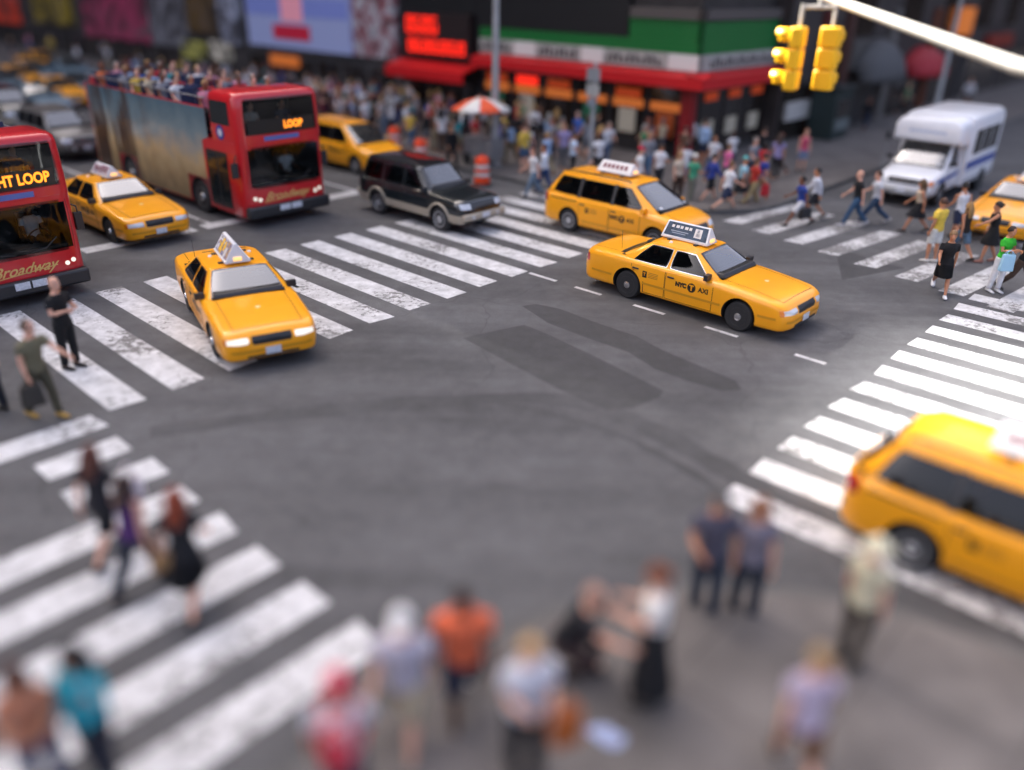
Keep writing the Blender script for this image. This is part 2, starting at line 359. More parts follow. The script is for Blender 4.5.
# ---------------------------------------------------------------- vehicles: shaped bodies with panes, lights and wheels as parts
def car_mesh(P):
    xr, xf = P['xr'], P['xf']; Wt = smooth_tab(P['W']); zd = smooth_tab(P['zd'], 200, 7); zs = smooth_tab(P['zs']); zl = P['zl']
    n = 46; mb = MB(); rings = []
    xs = [xr+(xf-xr)*(.5-.5*math.cos(math.pi*(i/n)))*.35+(xf-xr)*(i/n)*.65 for i in range(n+1)]
    def half(x):
        e = min(x-xr, xf-x); t = max(0., 1-e/P.get('er', .3)); c = P.get('ec', .24)
        w = interp(Wt, x)*(1-c*(1-math.sqrt(max(0, 1-t*t)))); lo = zl+.05*t**3+(P.get('fl', .0)*max(0, 1-(xf-x)/.5)); d = interp(zd, x)-.05*t**5; s = min(interp(zs, x)-.03*t**5, d-.03)
        h = [(0, lo), (.8*w, lo), (.95*w, lo+.03), (.985*w, lo+.13), (w, lo+.5*(s-lo)), (.99*w, s-.1), (.965*w, s-.025), (.91*w, s+.35*(d-s)), (.72*w, d-.012), (.36*w, d+.006), (0, d+.012)]
        return catmull(h, 3)
    def ring(x, k=1., dx=0.):
        h = half(x); zc = .5*(h[0][1]+h[-1][1])
        L = [(p[0]*k, zc+(p[1]-zc)*k) for p in h]
        return [Vector((x+dx, -y, z)) for y, z in L]+[Vector((x+dx, y, z)) for y, z in L[-2:0:-1]]
    rings = [ring(xr, .9, -.022)]+[ring(x) for x in xs]+[ring(xf, .9, .022)]
    mb.loft(rings)
    lower = mb.mesh('lower', [P['paint']], sharp=0)
    Ra = P['Ra']; cb = MB()
    for ax in P['axles']:
        for s in (-1, 1):
            cb.lathe([(Ra, s*.58), (Ra, s*1.3)], (ax, 0, P['rw']+.02), 36, 0, 'y')
    cut = bpy.data.objects.new('temporary_cut', cb.mesh('cut', [P['paint']], sharp=0)); COL.objects.link(cut)
    low = evaluated(lower, [('BOOLEAN', dict(operation='DIFFERENCE', object=cut, solver='EXACT'))]); bpy.data.objects.remove(cut)
    low.materials.clear(); low.materials.append(P['paint']); low.materials.append(BLACK)
    for p in low.polygons:
        p.use_smooth = True; p.material_index = 0
        for ax in P['axles']:
            c = p.center
            if math.hypot(c.x-ax, c.z-P['rw']-.02) < Ra-.001 or (abs(math.hypot(c.x-ax, c.z-P['rw']-.02)-Ra) < .012 and abs(p.normal.y) < .5 and abs(c.y) < interp(Wt, c.x)-.002): p.material_index = 1
    # greenhouse: rounded rings that shrink towards the roof, then a crowned roof
    G = MB(); zb, zr = P['zb'], P['zr']; N = 200; ex = P.get('ex', 6.); rings = []
    def gr(t, k=1., z=None, sx=1.):
        f = P['xf0']+(P['xf1']-P['xf0'])*t; r = P['xr0']+(P['xr1']-P['xr0'])*t; w = P['w0']+(P['w1']-P['w0'])*math.copysign(abs(t)**1.15, t)
        xm, l = (f+r)/2, (f-r)/2+(k-1)*.9; th = np.linspace(0, 2*math.pi, 6001); ca, sa = np.cos(th), np.sin(th)
        X = xm+l*np.sign(ca)*np.abs(ca)**(2/ex); Y = w*k*np.sign(sa)*np.abs(sa)**(2/ex); d = np.concatenate([[0], np.cumsum(np.hypot(np.diff(X), np.diff(Y)))])
        q = np.linspace(0, d[-1], N+1)[:-1]; zz = z if z is not None else zb+(zr-zb)*t
        return [Vector((float(x), float(y), zz)) for x, y in zip(np.interp(q, d, X), np.interp(q, d, Y))]
    for t in [-.12]+[i/24 for i in range(24)]+[.98]: rings.append(gr(t))
    cr = P.get('crown', .05)
    for k in (.985, .95, .85, .65, .4, .15): rings.append(gr(1., k, zr-.01+cr*(1-k*k)))
    G.loft(rings)
    gm = G.mesh('greenhouse', [P['paint']], sharp=0)
    bm = bmesh.new(); bm.from_mesh(low); bm.from_mesh(gm)
    full = bpy.data.meshes.new('full'); bm.to_mesh(full); su = Surf(full); bm.free(); bpy.data.meshes.remove(full)
    # openings behind the panes
    bm = bmesh.new(); bm.from_mesh(gm); bm.normal_update(); kill = []
    def inq(x, z, q, e=.012):
        return all((q[(i+1) % 4][0]-q[i][0])*(z-q[i][1])-(q[(i+1) % 4][1]-q[i][1])*(x-q[i][0]) > e*math.hypot(q[(i+1) % 4][0]-q[i][0], q[(i+1) % 4][1]-q[i][1]) for i in range(4))
    for f in bm.faces:
        if any(abs(v.co.z) > zr-.005 for v in f.verts): continue
        if abs(f.normal.y) > .6:
            if any(all(inq(v.co.x, v.co.z, q) for v in f.verts) for q in P['panes']): kill.append(f)
        elif P.get('open', True) and abs(f.normal.x) > .3:
            for (x0, x1, w0, w1, z0, z1) in P['slopes']:
                if (f.calc_center_median().x > (P['xf1']+P['xr1'])/2) == (x0 > 0) and all(z0+.05*(z1-z0)+.012 < v.co.z < z0+.95*(z1-z0)-.012 and abs(v.co.y) < w0+(w1-w0)*(v.co.z-z0)/(z1-z0)-.015 for v in f.verts): kill.append(f)
    bmesh.ops.delete(bm, geom=kill, context='FACES'); bm.to_mesh(gm); bm.free()
    bm = bmesh.new(); bm.from_mesh(low); bm.from_mesh(gm)
    me = bpy.data.meshes.new('body'); bm.to_mesh(me); bm.free()
    me.materials.append(P['paint']); me.materials.append(BLACK); me.set_sharp_from_angle(angle=R(50))
    return me, Surf(low), su
def wheel_mesh(rw, wt, rimm, style):
    t = MB(); t.lathe([(rw*.62, -wt/2), (rw*.9, -wt/2), (rw*.98, -wt*.38), (rw, -wt*.2), (rw, wt*.2), (rw*.98, wt*.38), (rw*.9, wt/2), (rw*.62, wt/2)], n=32, axis='y')
    r = MB(); y = -wt/2-.004
    if style == 'steel':
        r.lathe([(rw*.64, y+.02), (rw*.62, y), (rw*.5, y+.03), (rw*.3, y+.012), (rw*.29, y+.03)], n=28, axis='y', m=0)
        r.lathe([(rw*.27, y+.02), (rw*.24, y-.012), (rw*.1, y-.022), (.004, y-.024)], n=20, axis='y', m=1)
        for k in range(10):
            a = 2*math.pi*k/10; r.lathe([(.022, y+.025), (.02, y+.006)], (rw*.44*math.cos(a), 0, rw*.44*math.sin(a)), 8, 2, 'y')
    else:
        r.lathe([(rw*.66, y+.02), (rw*.64, y-.006), (rw*.57, y-.004), (rw*.53, y+.02), (rw*.2, y-.006), (.01, y-.012)], n=28, axis='y', m=0)
        for k in range(7):
            a = 2*math.pi*k/7; c = Vector((rw*.4*math.cos(a), y+.005, rw*.4*math.sin(a)))
            r.box(c, (rw*.2, .012, .035), 2, Matrix.Rotation(-a, 3, 'Y'))
        r.lathe([(rw*.13, y-.005), (rw*.1, y-.02), (.004, y-.022)], n=16, axis='y', m=1)
    return t.mesh('tyre', [BLACK]), r.mesh('rim', [rimm, CHROME, TRIM])
def add_wheels(root, P, rimm, style):
    tm, rm = wheel_mesh(P['rw'], .22, rimm, style)
    for ax in P['axles']:
        for s in (-1, 1):
            w = obj('wheel', tm, root); w.location = (ax, s*(P['tw']), P['rw']); w.rotation_euler = (0, 0, 0 if s < 0 else math.pi)
            obj('rim', rm, w)
def side_panes(P, surf, root, gl, frame=None):
    for s in (-1, 1):
        for q in P['panes']:
            Q = [Vector((x, s*1.6, z)) for x, z in q]; d = (0, -s, 0); c = sum(Q, Vector())/4
            if frame:
                F = MB(); surf.patch(F, [p+Vector((math.copysign(.022, p.x-c.x), 0, math.copysign(.018, p.z-c.z))) for p in Q], d, .003, 24, .16, 0, .10); F.build('window_trim', frame, root)
            F = MB(); surf.patch(F, [p+Vector((math.copysign(.006, p.x-c.x), 0, math.copysign(.006, p.z-c.z))) for p in Q], d, .005, 24, .14, 0, .2); F.build('window_seal', BLACK, root)
            m = MB(); surf.patch(m, Q, d, .008, 8, .14); m.build('side_window', gl, root)
def slope_pane(P, surf, root, name, x0, x1, w0, w1, z0, z1, front, gl, trim=TRIM):
    sg = 1 if front else -1
    n = Vector(((z1-z0), 0, -(x1-x0)*1)); n = n if n.x*sg > 0 else -n; n.normalize()
    def P3(t, y): return Vector((x0+(x1-x0)*t, y, z0+(z1-z0)*t))+n*.8
    F = MB(); surf.patch(F, [P3(.0, -w0-.02), P3(.0, w0+.02), P3(1.0, w1+.02), P3(1.0, -w1-.02)], -n, .004, 24, .10, 0, .17); F.build(name+'_trim', trim, root)
    if front:
        for y in (-w0*.8, w0*.72):
            m = MB(); surf.patch(m, [P3(.12, y), P3(.12, y+.09), P3(.2, y+.09), P3(.2, y)], -n, .010, 2, 0); m.build('windscreen_sticker', PLATE, root)
    m = MB(); surf.patch(m, [P3(.05, -w0), P3(.05, w0), P3(.95, w1), P3(.95, -w1)], -n, .008, 12, .12); return m.build(name, gl, root)
SEATM = mat('seat_dark', (.035, .034, .033), rough=.8); CABIN = mat('cabin_black', (.012, .012, .012), rough=.8)
def cabin(root, P, seats, dash, z):
    """what shows through the panes: dark floor line, dashboard, seats and steering wheel"""
    m = MB(); x0, x1 = P['xr0']+.12, P['xf0']-.06; w = P['w0']-.06
    m.add([(x0, -w, z), (x1, -w*.9, z), (x1, w*.9, z), (x0, w, z)], [(0, 1, 2, 3)], 0, False); m.build('cabin_floor', CABIN, root)
    m = MB(); m.box((dash, 0, z+.035), (.42, 2*w*.86, .09), 0, None, (.7, .96)); m.build('dashboard', TRIM, root, bevel=.02)
    for x, ys in seats:
        for y in ys:
            m = MB(); m.box((x, y, z+.08), (.13, .48, .32), 0, Matrix.Rotation(-.22, 3, 'Y'), (.8, .8)); m.box((x-.06, y, z+.28), (.09, .26, .15), 0, Matrix.Rotation(-.2, 3, 'Y')); m.build('seat_back', SEATM, root, bevel=.03)
    m = MB(); m.tube([Vector((dash-.36+.06*math.sin(a), .36+.18*math.cos(a), z+.02+.17*math.sin(a))) for a in np.linspace(0, 2*math.pi, 22)], .014, 6); m.build('steering_wheel', TRIM, root)
def door(surf, root, s, x0, x1, z0, z1, paint, label=None, handle=True, hx=None):
    m = MB(); d = (0, -s, 0); y = s*1.6
    surf.patch(m, [(x0-.012, y, z0-.012), (x1+.012, y, z0-.012), (x1+.012, y, z1), (x0-.012, y, z1)], d, .0025, 8, .06, 1)
    surf.patch(m, [(x0, y, z0), (x1, y, z0), (x1, y, z1), (x0, y, z1)], d, .006, 10, .06, 0)
    o = m.build('door', [paint, SEAM], root)
    if handle:
        h = MB(); hx = x0+.13 if hx is None else hx; p = surf.hit((hx, y, z1-.09), d, .018); h.box(p, (.17, .028, .035)); h.build('handle', TRIM, o, bevel=.008)
    return o
def mirror(surf, root, x, z, s, y, paint):
    m = MB(); m.box((x, s*(y+.09), z), (.1, .2, .13)); m.box((x-.053, s*(y+.09), z), (.01, .17, .1), 1); m.box((x+.01, s*(y-.02), z-.04), (.06, .1, .04))
    m.build('wing_mirror', [paint, CHROME], root, bevel=.02)
def front_patch(surf, root, name, pts, mt, front=True, off=.006, n=8, k=.2, tilt=0.):
    s = 1 if front else -1; d = Vector((-s, 0, -tilt)).normalized(); m = MB()
    surf.patch(m, [Vector((s*3.6, y, z+3.6*tilt*.0)) for y, z in pts], d, off, n, k); return m.build(name, mt, root)
def plate(surf, root, z, front, w=.3, txt=None):
    s = 1 if front else -1; p = surf.hit((s*4, 0, z), (-s, 0, 0), .016); m = MB(); m.box(p, (.014, w, .15)); o = m.build('number_plate', PLATE, root, bevel=.004)
    return o
def nyc_taxi(surf, root, s, x, z, size=.17):
    """the lettering on the front doors: NYC, a T in a black disc, AXI"""
    m = MB(); u = Vector((-s, 0, 0)); v = Vector((0, 0, 1)); d = (0, -s, 0); c = Vector((x, s*1.6, z))
    surf.text(m, 'NYC', c-u*size*1.62, u, v, d, size*.78, .009, 0, .012)
    disc = [surf.hit(c+u*(size*.62*math.cos(a))+v*(size*.62*math.sin(a)), d, .009) for a in [2*math.pi*i/28 for i in range(28)]]
    m.add(disc, [tuple(range(28))], 0, False)
    surf.text(m, 'T', c-v*.004, u, v, d, size*1.0, .012, 1, .008)
    surf.text(m, 'AXI', c+u*size*1.75, u, v, d, size*.9, .009, 0, .006)
    m.build('door_lettering', [mat('decal_black', (.012, .01, .008), rough=.4), YELLOW], root)
    # the small fare panel on the rear door
    q = MB(); c = Vector((x-1.25, s*1.6, z+.02))
    surf.patch(q, [c-u*.06-v*.075, c+u*.06-v*.075, c+u*.06+v*.075, c-u*.06+v*.075], d, .009, 3, .0, 0)
    for i in range(4): surf.patch(q, [c+u*.1+v*(.05-.035*i), c+u*.36+v*(.05-.035*i), c+u*.36+v*(.062-.035*i), c+u*.1+v*(.062-.035*i)], d, .009, 3, 0, 1)
    surf.text(q, 'T', c, u, v, d, .1, .012, 2, .004)
    q.build('fare_panel', [mat('decal_black'), mat('decal_brown', (.35, .16, .02)), YELLOW], root)
AD_BLUE = patchwork_mat('ad_blue', ['#1f2c3c', '#2b3d52', '#3a4f66', '#22303f'], 3)
AD_WHITE = mat('ad_white', '#d9d7d4', rough=.4)
AD_MIX = patchwork_mat('ad_mix', ['#1c1f3a', '#f2c21a', '#2b3a8a', '#e8e8e8', '#151a2c'], 5)
AD_PINK = patchwork_mat('ad_pink', ['#c9c9cd', '#8a2347', '#d8d3d6', '#40406a'], 4)
def roof_sign(root, z, x, adm, kind, L=1.18, w=.42, h=.36, wt=.06):
    """two-sided advertisement carried along the roof"""
    sgn = MB(); 
    sgn.prism([(x-L/2, -w/2-.02), (x+L/2, -w/2-.02), (x+L/2, w/2+.02), (x-L/2, w/2+.02)], z, z+.045, 0)
    lo = [Vector((x+a*L/2, b*w/2, z+.045)) for a, b in ((-1, -1), (1, -1), (1, 1), (-1, 1))]; hi = [Vector((x+a*(L/2-.05), b*wt/2, z+h)) for a, b in ((-1, -1), (1, -1), (1, 1), (-1, 1))]
    sgn.add(lo+hi, [(0, 1, 5, 4), (1, 2, 6, 5), (2, 3, 7, 6), (3, 0, 4, 7), (4, 5, 6, 7), (3, 2, 1, 0)], 0, False)
    for sx in (-.35, .35): sgn.box((x+sx, 0, z-.012), (.08, w*1.5, .03), 1)
    o = sgn.build('roof_sign', [WHITEP, TRIM], root, bevel=.008)
    for s in (-1, 1):
        a = MB(); i = (0, 1, 5, 4) if s < 0 else (2, 3, 7, 6); c = [(lo+hi)[k] for k in i]; n = (c[1]-c[0]).cross(c[3]-c[0]).normalized()
        def P(u, v, off=.004): return c[0]*(1-u)*(1-v)+c[1]*u*(1-v)+c[2]*u*v+c[3]*(1-u)*v+n*off
        a.add([P(.04, .06), P(.96, .06), P(.96, .94), P(.04, .94)], [(0, 1, 2, 3)], 0, False)
        def bar(u0, u1, v0, v1, m): a.add([P(u0, v0, .006), P(u1, v0, .006), P(u1, v1, .006), P(u0, v1, .006)], [(0, 1, 2, 3)], m, False)
        if kind == 'blue':
            bar(.68, .84, .22, .8, 1); bar(.72, .8, .3, .52, 2); bar(.73, .78, .56, .74, 2)
            for k in range(5): bar(.14+.1*k, .14+.1*k+(.075 if k % 2 else .06), .6, .78, 1)
            bar(.16, .55, .36, .42, 2); bar(.2, .5, .24, .29, 2)
        elif kind == 'pink':
            for k in range(6): bar(.12+.13*k, .12+.13*k+.09, .3, .72, 3)
        else:
            bar(.3, .42, .2, .85, 4); bar(.5, .6, .3, .8, 4); bar(.66, .8, .15, .6, 1)
        a.build('advertisement', [adm, AD_WHITE, mat('ad_grey', '#8c97a5'), mat('ad_maroon', '#6b1733'), mat('ad_yellow', '#f0c020')], o)
    l = MB(); l.box((x+L/2+.005, 0, z+.09), (.03, .17, .075)); l.build('number_lamp', mat('number_lamp_lit', '#ffd9a0', emit=.2, ecol='#ffb45a'), o, bevel=.006)
    return o

SEDAN = dict(xr=-2.83, xf=2.52, zl=.21, Ra=.40, rw=.335, tw=.84, axles=(1.455, -1.455), zb=.97, zr=1.405, w0=.90, w1=.62, xf0=.92, xf1=.18, xr0=-1.86, xr1=-1.12, ex=7.,
    W=[(-2.83, .93), (-2.2, .975), (-1, .985), (1, .985), (1.9, .97), (2.52, .92)],
    zd=[(-2.83, .86), (-2.76, .98), (-2.6, 1.02), (-1.8, 1.03), (-1.2, .99), (.5, .99), (.95, .99), (1.6, .93), (2.2, .84), (2.42, .79), (2.52, .70)],
    zs=[(-2.83, .8), (-2.6, .93), (-1.8, .96), (0, .95), (1, .92), (2.2, .80), (2.52, .66)],
    panes=[[(-.36, .985), (.60, .985), (.10, 1.34), (-.36, 1.34)], [(-1.36, .985), (-.46, .985), (-.46, 1.34), (-1.0, 1.34)]])
def make_sedan(paint=YELLOW, taxi=True):
    P = dict(SEDAN); P['paint'] = paint; P['slopes'] = [(.92, .18, .76, .56, .99, 1.40), (-1.86, -1.12, .74, .56, 1.02, 1.40)]
    me, lo, su = car_mesh(P); root = empty('taxi_sedan' if taxi else 'parked_sedan')
    obj('body', me, root); add_wheels(root, P, TRIM if taxi else STEEL, 'steel'); cabin(root, P, [(-.42, (-.36, .36)), (-1.2, (-.36, .36))], .72, 1.012)
    side_panes(P, su, root, GLASS, CHROME)
    slope_pane(P, su, root, 'windscreen', .92, .18, .76, .56, .99, 1.40, True, WSGLASS)
    slope_pane(P, su, root, 'rear_window', -1.86, -1.12, .74, .56, 1.02, 1.40, False, GLASS)
    for s in (-1, 1):
        d1 = door(lo, root, s, -.40, .80, .29, .90, paint); d2 = door(lo, root, s, -1.36, -.43, .29, .90, paint)
        mirror(lo, root, .62, 1.02, s, .86, TRIM if taxi else paint)
        for q0, q1, nn, oo in ((-2.5, -1.9, 8, .012), (-1.02, 1.02, 14, .014), (1.9, 2.3, 8, .012)):
            m = MB(); lo.strip(m, line((q0, s*1.6, .5), (q1, s*1.6, .5), nn), (0, -s, 0), .05, oo); m.build('side_moulding', mat('moulding_yellow', (.6, .26, .01), rough=.5) if taxi else TRIM, root)
        front_patch(lo, root, 'headlight', [(s*.45, .585), (s*.85, .585), (s*.85, .685), (s*.45, .70)], LAMP)
        front_patch(lo, root, 'indicator', [(s*.845, .565), (s*.9, .57), (s*.9, .69), (s*.845, .695)], ORANGEL)
        front_patch(lo, root, 'tail_light', [(s*.48, .68), (s*.88, .68), (s*.88, .86), (s*.48, .85)], REDL, False)
        if taxi: nyc_taxi(lo, root, s, .28, .70)
        # the side of the tail lamp that wraps round the rear wing
        m = MB(); lo.patch(m, [(-2.84, s*1.6, .66), (-2.60, s*1.6, .68), (-2.60, s*1.6, .86), (-2.82, s*1.6, .86)], (0, -s, 0), .006, 4, .1); m.build('tail_light_side', REDL, root)
    g = front_patch(lo, root, 'grille', [(-.38, .55), (.38, .55), (.40, .71), (-.40, .71)], TRIM)
    m = MB()
    for z in (.575, .60, .625, .65, .675): lo.strip(m, [(4, -.34+.068*i, z) for i in range(11)], (-1, 0, 0), .007, .012)
    lo.strip(m, [(4, -.39+.078*i, .705) for i in range(11)], (-1, 0, 0), .016, .014); m.build('grille_bar', CHROME if not taxi else mat('grille_grey', (.06, .06, .06), rough=.3, metal=.5), g)
    m = MB(); lo.strip(m, [(4, -.78+.078*i, .43) for i in range(21)], (-1, 0, 0), .05, .014); m.build('front_bumper_strip', mat('moulding_yellow') if taxi else TRIM, root)
    m = MB(); lo.strip(m, [(4, -.5+.05*i, .31) for i in range(21)], (-1, 0, 0), .05, .008); m.build('air_intake', TRIM, root)
    m = MB(); lo.strip(m, [(-4, -.8+.08*i, .45) for i in range(21)], (1, 0, 0), .05, .014); m.build('rear_bumper_strip', TRIM, root)
    plate(lo, root, .40, True); plate(lo, root, .62, False)
    # bonnet and boot shut lines
    for pts in [[(x, q*(.70-.02*(x-.95)), 3) for x in np.linspace(.98, 2.30, 14)] for q in (-1, 1)]+[[(x, q*.70, 3) for x in np.linspace(-2.70, -1.95, 8)] for q in (-1, 1)]+[[(2.30, -.66+.066*i, 3) for i in range(21)]]:
        m = MB(); lo.strip(m, pts, (0, 0, -1), .012, .004, 0); m.build('shut_line', SEAM, root)
    m = MB()
    for s in (-1, 1): m.tube([su.hit((.93, s*.1+.0, 3), (0, 0, -1), .012), su.hit((.86, s*.35-.1, 3), (0, 0, -1), .02), su.hit((.80, s*.45-.2, 3), (0, 0, -1), .022)], .009, 6)
    m.build('wiper', TRIM, root)
    if taxi:
        m = MB(); m.lathe([(.055, 0), (.05, .008), (.004, .01)], su.hit((1.55, 0, 3), (0, 0, -1), -.002), 16); m.build('medallion', mat('medallion_pale', '#e8d9a0', rough=.3), root)
        for s in (-1, 1):
            m = MB(); m.lathe([(.05, 0), (.035, .03), (.004, .04)], su.hit((-.7, s*.42, 3), (0, 0, -1), -.004), 12); m.build('roof_marker', WHITEP, root)
        m = MB(); m.tube([su.hit((-1.95, -.55, 3), (0, 0, -1), -.005), su.hit((-1.95, -.55, 3), (0, 0, -1), .45)], .005, 6); m.build('aerial', TRIM, root)
    return root

VAN = dict(xr=-2.62, xf=2.45, zl=.22, Ra=.39, rw=.335, tw=.845, axles=(1.515, -1.515), zb=1.06, zr=1.68, w0=.92, w1=.68, xf0=1.62, xf1=.55, xr0=-2.60, xr1=-2.10, ex=7., er=.42, ec=.3, crown=.06,
    W=[(-2.62, .95), (-2, .98), (1, .985), (1.9, .96), (2.45, .86)],
    zd=[(-2.62, 1.06), (-2.5, 1.1), (1.2, 1.1), (1.6, 1.07), (2.0, .98), (2.3, .86), (2.45, .72)],
    zs=[(-2.62, 1.0), (-2, 1.03), (1, 1.02), (1.7, .95), (2.3, .78), (2.45, .66)],
    panes=[[(.05, 1.09), (1.10, 1.09), (.48, 1.58), (.05, 1.58)], [(-1.15, 1.09), (-.05, 1.09), (-.05, 1.58), (-1.15, 1.58)], [(-2.22, 1.12), (-1.25, 1.10), (-1.25, 1.58), (-2.0, 1.58)]])
def make_minivan(taxi=True):
    P = dict(VAN); P['paint'] = YELLOW; P['slopes'] = [(1.60, .58, .78, .60, 1.08, 1.66), (-2.58, -2.12, .72, .58, 1.12, 1.62)]; me, lo, su = car_mesh(P); root = empty('taxi_minivan')
    obj('body', me, root); add_wheels(root, P, mat('wheel_silver', (.5, .51, .53), rough=.3, metal=.7), 'cover'); 
    for s in (-1, 1):
        m = MB(); 
        for q in ([(-1.27, 1.07), (-1.13, 1.07), (-1.13, 1.6), (-1.27, 1.6)], [(-.07, 1.07), (.07, 1.07), (.07, 1.6), (-.07, 1.6)]):
            su.patch(m, [(x, s*1.6, z) for x, z in q], (0, -s, 0), .004, 6, .0)
        m.build('pillar_cover', TRIM, root)
    side_panes(P, su, root, GLASS)
    slope_pane(P, su, root, 'windscreen', 1.60, .58, .78, .60, 1.08, 1.66, True, WSGLASS)
    slope_pane(P, su, root, 'rear_window', -2.58, -2.12, .72, .58, 1.12, 1.62, False, GLASS)
    for s in (-1, 1):
        door(lo, root, s, -.02, 1.02, .30, .99, YELLOW); door(lo, root, s, -1.14, -.06, .30, .99, YELLOW)
        mirror(lo, root, 1.12, 1.1, s, .88, YELLOW)
        front_patch(lo, root, 'headlight', [(s*.40, .70), (s*.80, .68), (s*.80, .83), (s*.46, .82)], LAMP)
        m = MB(); su.patch(m, [(-2.62, s*1.6, .78), (-2.36, s*1.6, .80), (-2.36, s*1.6, 1.02), (-2.60, s*1.6, 1.03)], (0, -s, 0), .008, 5, .1); m.build('tail_light', REDL, root)
        nyc_taxi(lo, root, s, .42, .74, .17)
        m = MB(); lo.strip(m, line((-1.0, s*1.6, .42), (1.0, s*1.6, .42), 14), (0, -s, 0), .04, .012); m.build('side_moulding', mat('moulding_yellow'), root)
        r = MB(); pts = [su.hit((x, s*.56, 4), (0, 0, -1), .05) for x in np.linspace(-1.9, .3, 9)]
        r.tube([su.hit((-1.98, s*.56, 4), (0, 0, -1), .0)]+pts+[su.hit((.38, s*.56, 4), (0, 0, -1), 0)], .02, 8); r.build('roof_rail', TRIM, root)
        m = MB(); lo.strip(m, [(-2.25+.1*i, s*1.6, .95) for i in range(11)], (0, -s, 0), .03, .008); m.build('sliding_rail', SEAM, root)
    cabin(root, P, [(-.15, (-.38, .38)), (-1.15, (-.38, .38)), (-2.0, (0,))], 1.15, 1.135)
    g = front_patch(lo, root, 'grille', [(-.34, .66), (.34, .66), (.38, .80), (-.38, .80)], TRIM)
    m = MB(); lo.strip(m, [(4, -.6+.06*i, .36) for i in range(21)], (-1, 0, 0), .14, .008); m.build('air_intake', TRIM, root)
    m = MB(); lo.strip(m, [(-4, -.85+.085*i, .52) for i in range(21)], (1, 0, 0), .06, .012); m.build('rear_bumper_strip', TRIM, root)
    plate(lo, root, .44, True); plate(lo, root, .80, False)
    for s in (-1, 1):
        m = MB(); lo.strip(m, [(x, s*(.66-.08*(x-1.6)), 3) for x in np.linspace(1.66, 2.25, 8)], (0, 0, -1), .012, .004, 0); m.build('shut_line', SEAM, root)
    return root
SUV = dict(xr=-2.42, xf=2.36, zl=.34, Ra=.43, rw=.37, tw=.78, axles=(1.42, -1.42), zb=1.10, zr=1.72, w0=.86, w1=.68, xf0=1.02, xf1=.40, xr0=-2.40, xr1=-2.16, ex=8., crown=.045, er=.2, ec=.2,
    W=[(-2.42, .90), (-2, .925), (1.6, .93), (2.36, .89)],
    zd=[(-2.42, 1.08), (-2.2, 1.13), (.9, 1.13), (1.2, 1.12), (2.1, 1.04), (2.3, .98), (2.36, .85)],
    zs=[(-2.42, 1.03), (-2, 1.06), (.9, 1.05), (2.1, .94), (2.36, .80)],
    panes=[[(-.15, 1.13), (.74, 1.13), (.40, 1.60), (-.15, 1.60)], [(-1.12, 1.13), (-.24, 1.13), (-.24, 1.60), (-1.12, 1.60)], [(-2.16, 1.13), (-1.22, 1.13), (-1.22, 1.60), (-2.06, 1.60)]])
def make_suv(paint, lower, name='dark_suv'):
    P = dict(SUV); P['paint'] = paint; P['slopes'] = [(1.02, .40, .74, .60, 1.12, 1.70), (-2.40, -2.18, .70, .60, 1.14, 1.62)]; me, lo, su = car_mesh(P); root = empty(name)
    obj('body', me, root); add_wheels(root, P, mat('wheel_silver', (.5, .51, .53), rough=.3, metal=.7), 'cover'); side_panes(P, su, root, GLASS)
    slope_pane(P, su, root, 'windscreen', 1.02, .40, .74, .60, 1.12, 1.70, True, WSGLASS)
    slope_pane(P, su, root, 'rear_window', -2.40, -2.18, .70, .60, 1.14, 1.62, False, GLASS)
    for s in (-1, 1):
        door(lo, root, s, -.20, .90, .55, 1.02, paint); door(lo, root, s, -1.12, -.24, .55, 1.02, paint); mirror(lo, root, .78, 1.14, s, .82, TRIM)
        front_patch(lo, root, 'headlight', [(s*.50, .78), (s*.84, .78), (s*.84, .93), (s*.50, .93)], LAMP)
        front_patch(lo, root, 'tail_light', [(s*.72, .8), (s*.87, .8), (s*.87, 1.02), (s*.72, 1.02)], REDL, False)
        for q0, q1 in ((-.98, .98), (-2.38, -1.86), (1.86, 2.32)):
            m = MB(); lo.patch(m, [(q0, s*1.6, .37), (q1, s*1.6, .37), (q1, s*1.6, .61), (q0, s*1.6, .61)], (0, -s, 0), .011, 12, .0); m.build('sill_cladding', lower, root)
        for ax in P['axles']:
            m = MB(); m.tube([lo.hit((ax+.45*math.cos(a), s*1.6, .39+.45*math.sin(a)), (0, -s, 0), .0) for a in np.linspace(R(2), R(178), 15)], .04, 8); m.build('wheel_arch_flare', lower, root)
        r = MB(); r.tube([su.hit((x, s*.58, 4), (0, 0, -1), .045 if -2 < x < .2 else 0) for x in np.linspace(-2.05, .28, 9)], .018, 8); r.build('roof_rail', TRIM, root)
    cabin(root, P, [(-.25, (-.36, .36)), (-1.2, (-.36, .36))], .78, 1.165)
    front_patch(lo, root, 'grille', [(-.46, .78), (.46, .78), (.46, .93), (-.46, .93)], mat('grille_grey', (.06, .06, .06), rough=.3, metal=.5))
    m = MB(); m.box((2.40, 0, .55), (.16, 1.72, .2)); m.build('front_bumper', lower, root, bevel=.05)
    m = MB(); m.box((-2.46, 0, .56), (.14, 1.7, .2)); m.build('rear_bumper', lower, root, bevel=.05)
    m = MB(); p = Vector((2.49, 0, .57)); m.box(p, (.014, .3, .15)); m.build('number_plate', PLATE, root)
    for s in (-1, 1):
        m = MB(); m.lathe([(.06, 0), (.055, .015), (.004, .02)], (2.478, s*.5, .55), 14, axis='x'); m.build('fog_lamp', LAMP, root)
    return root

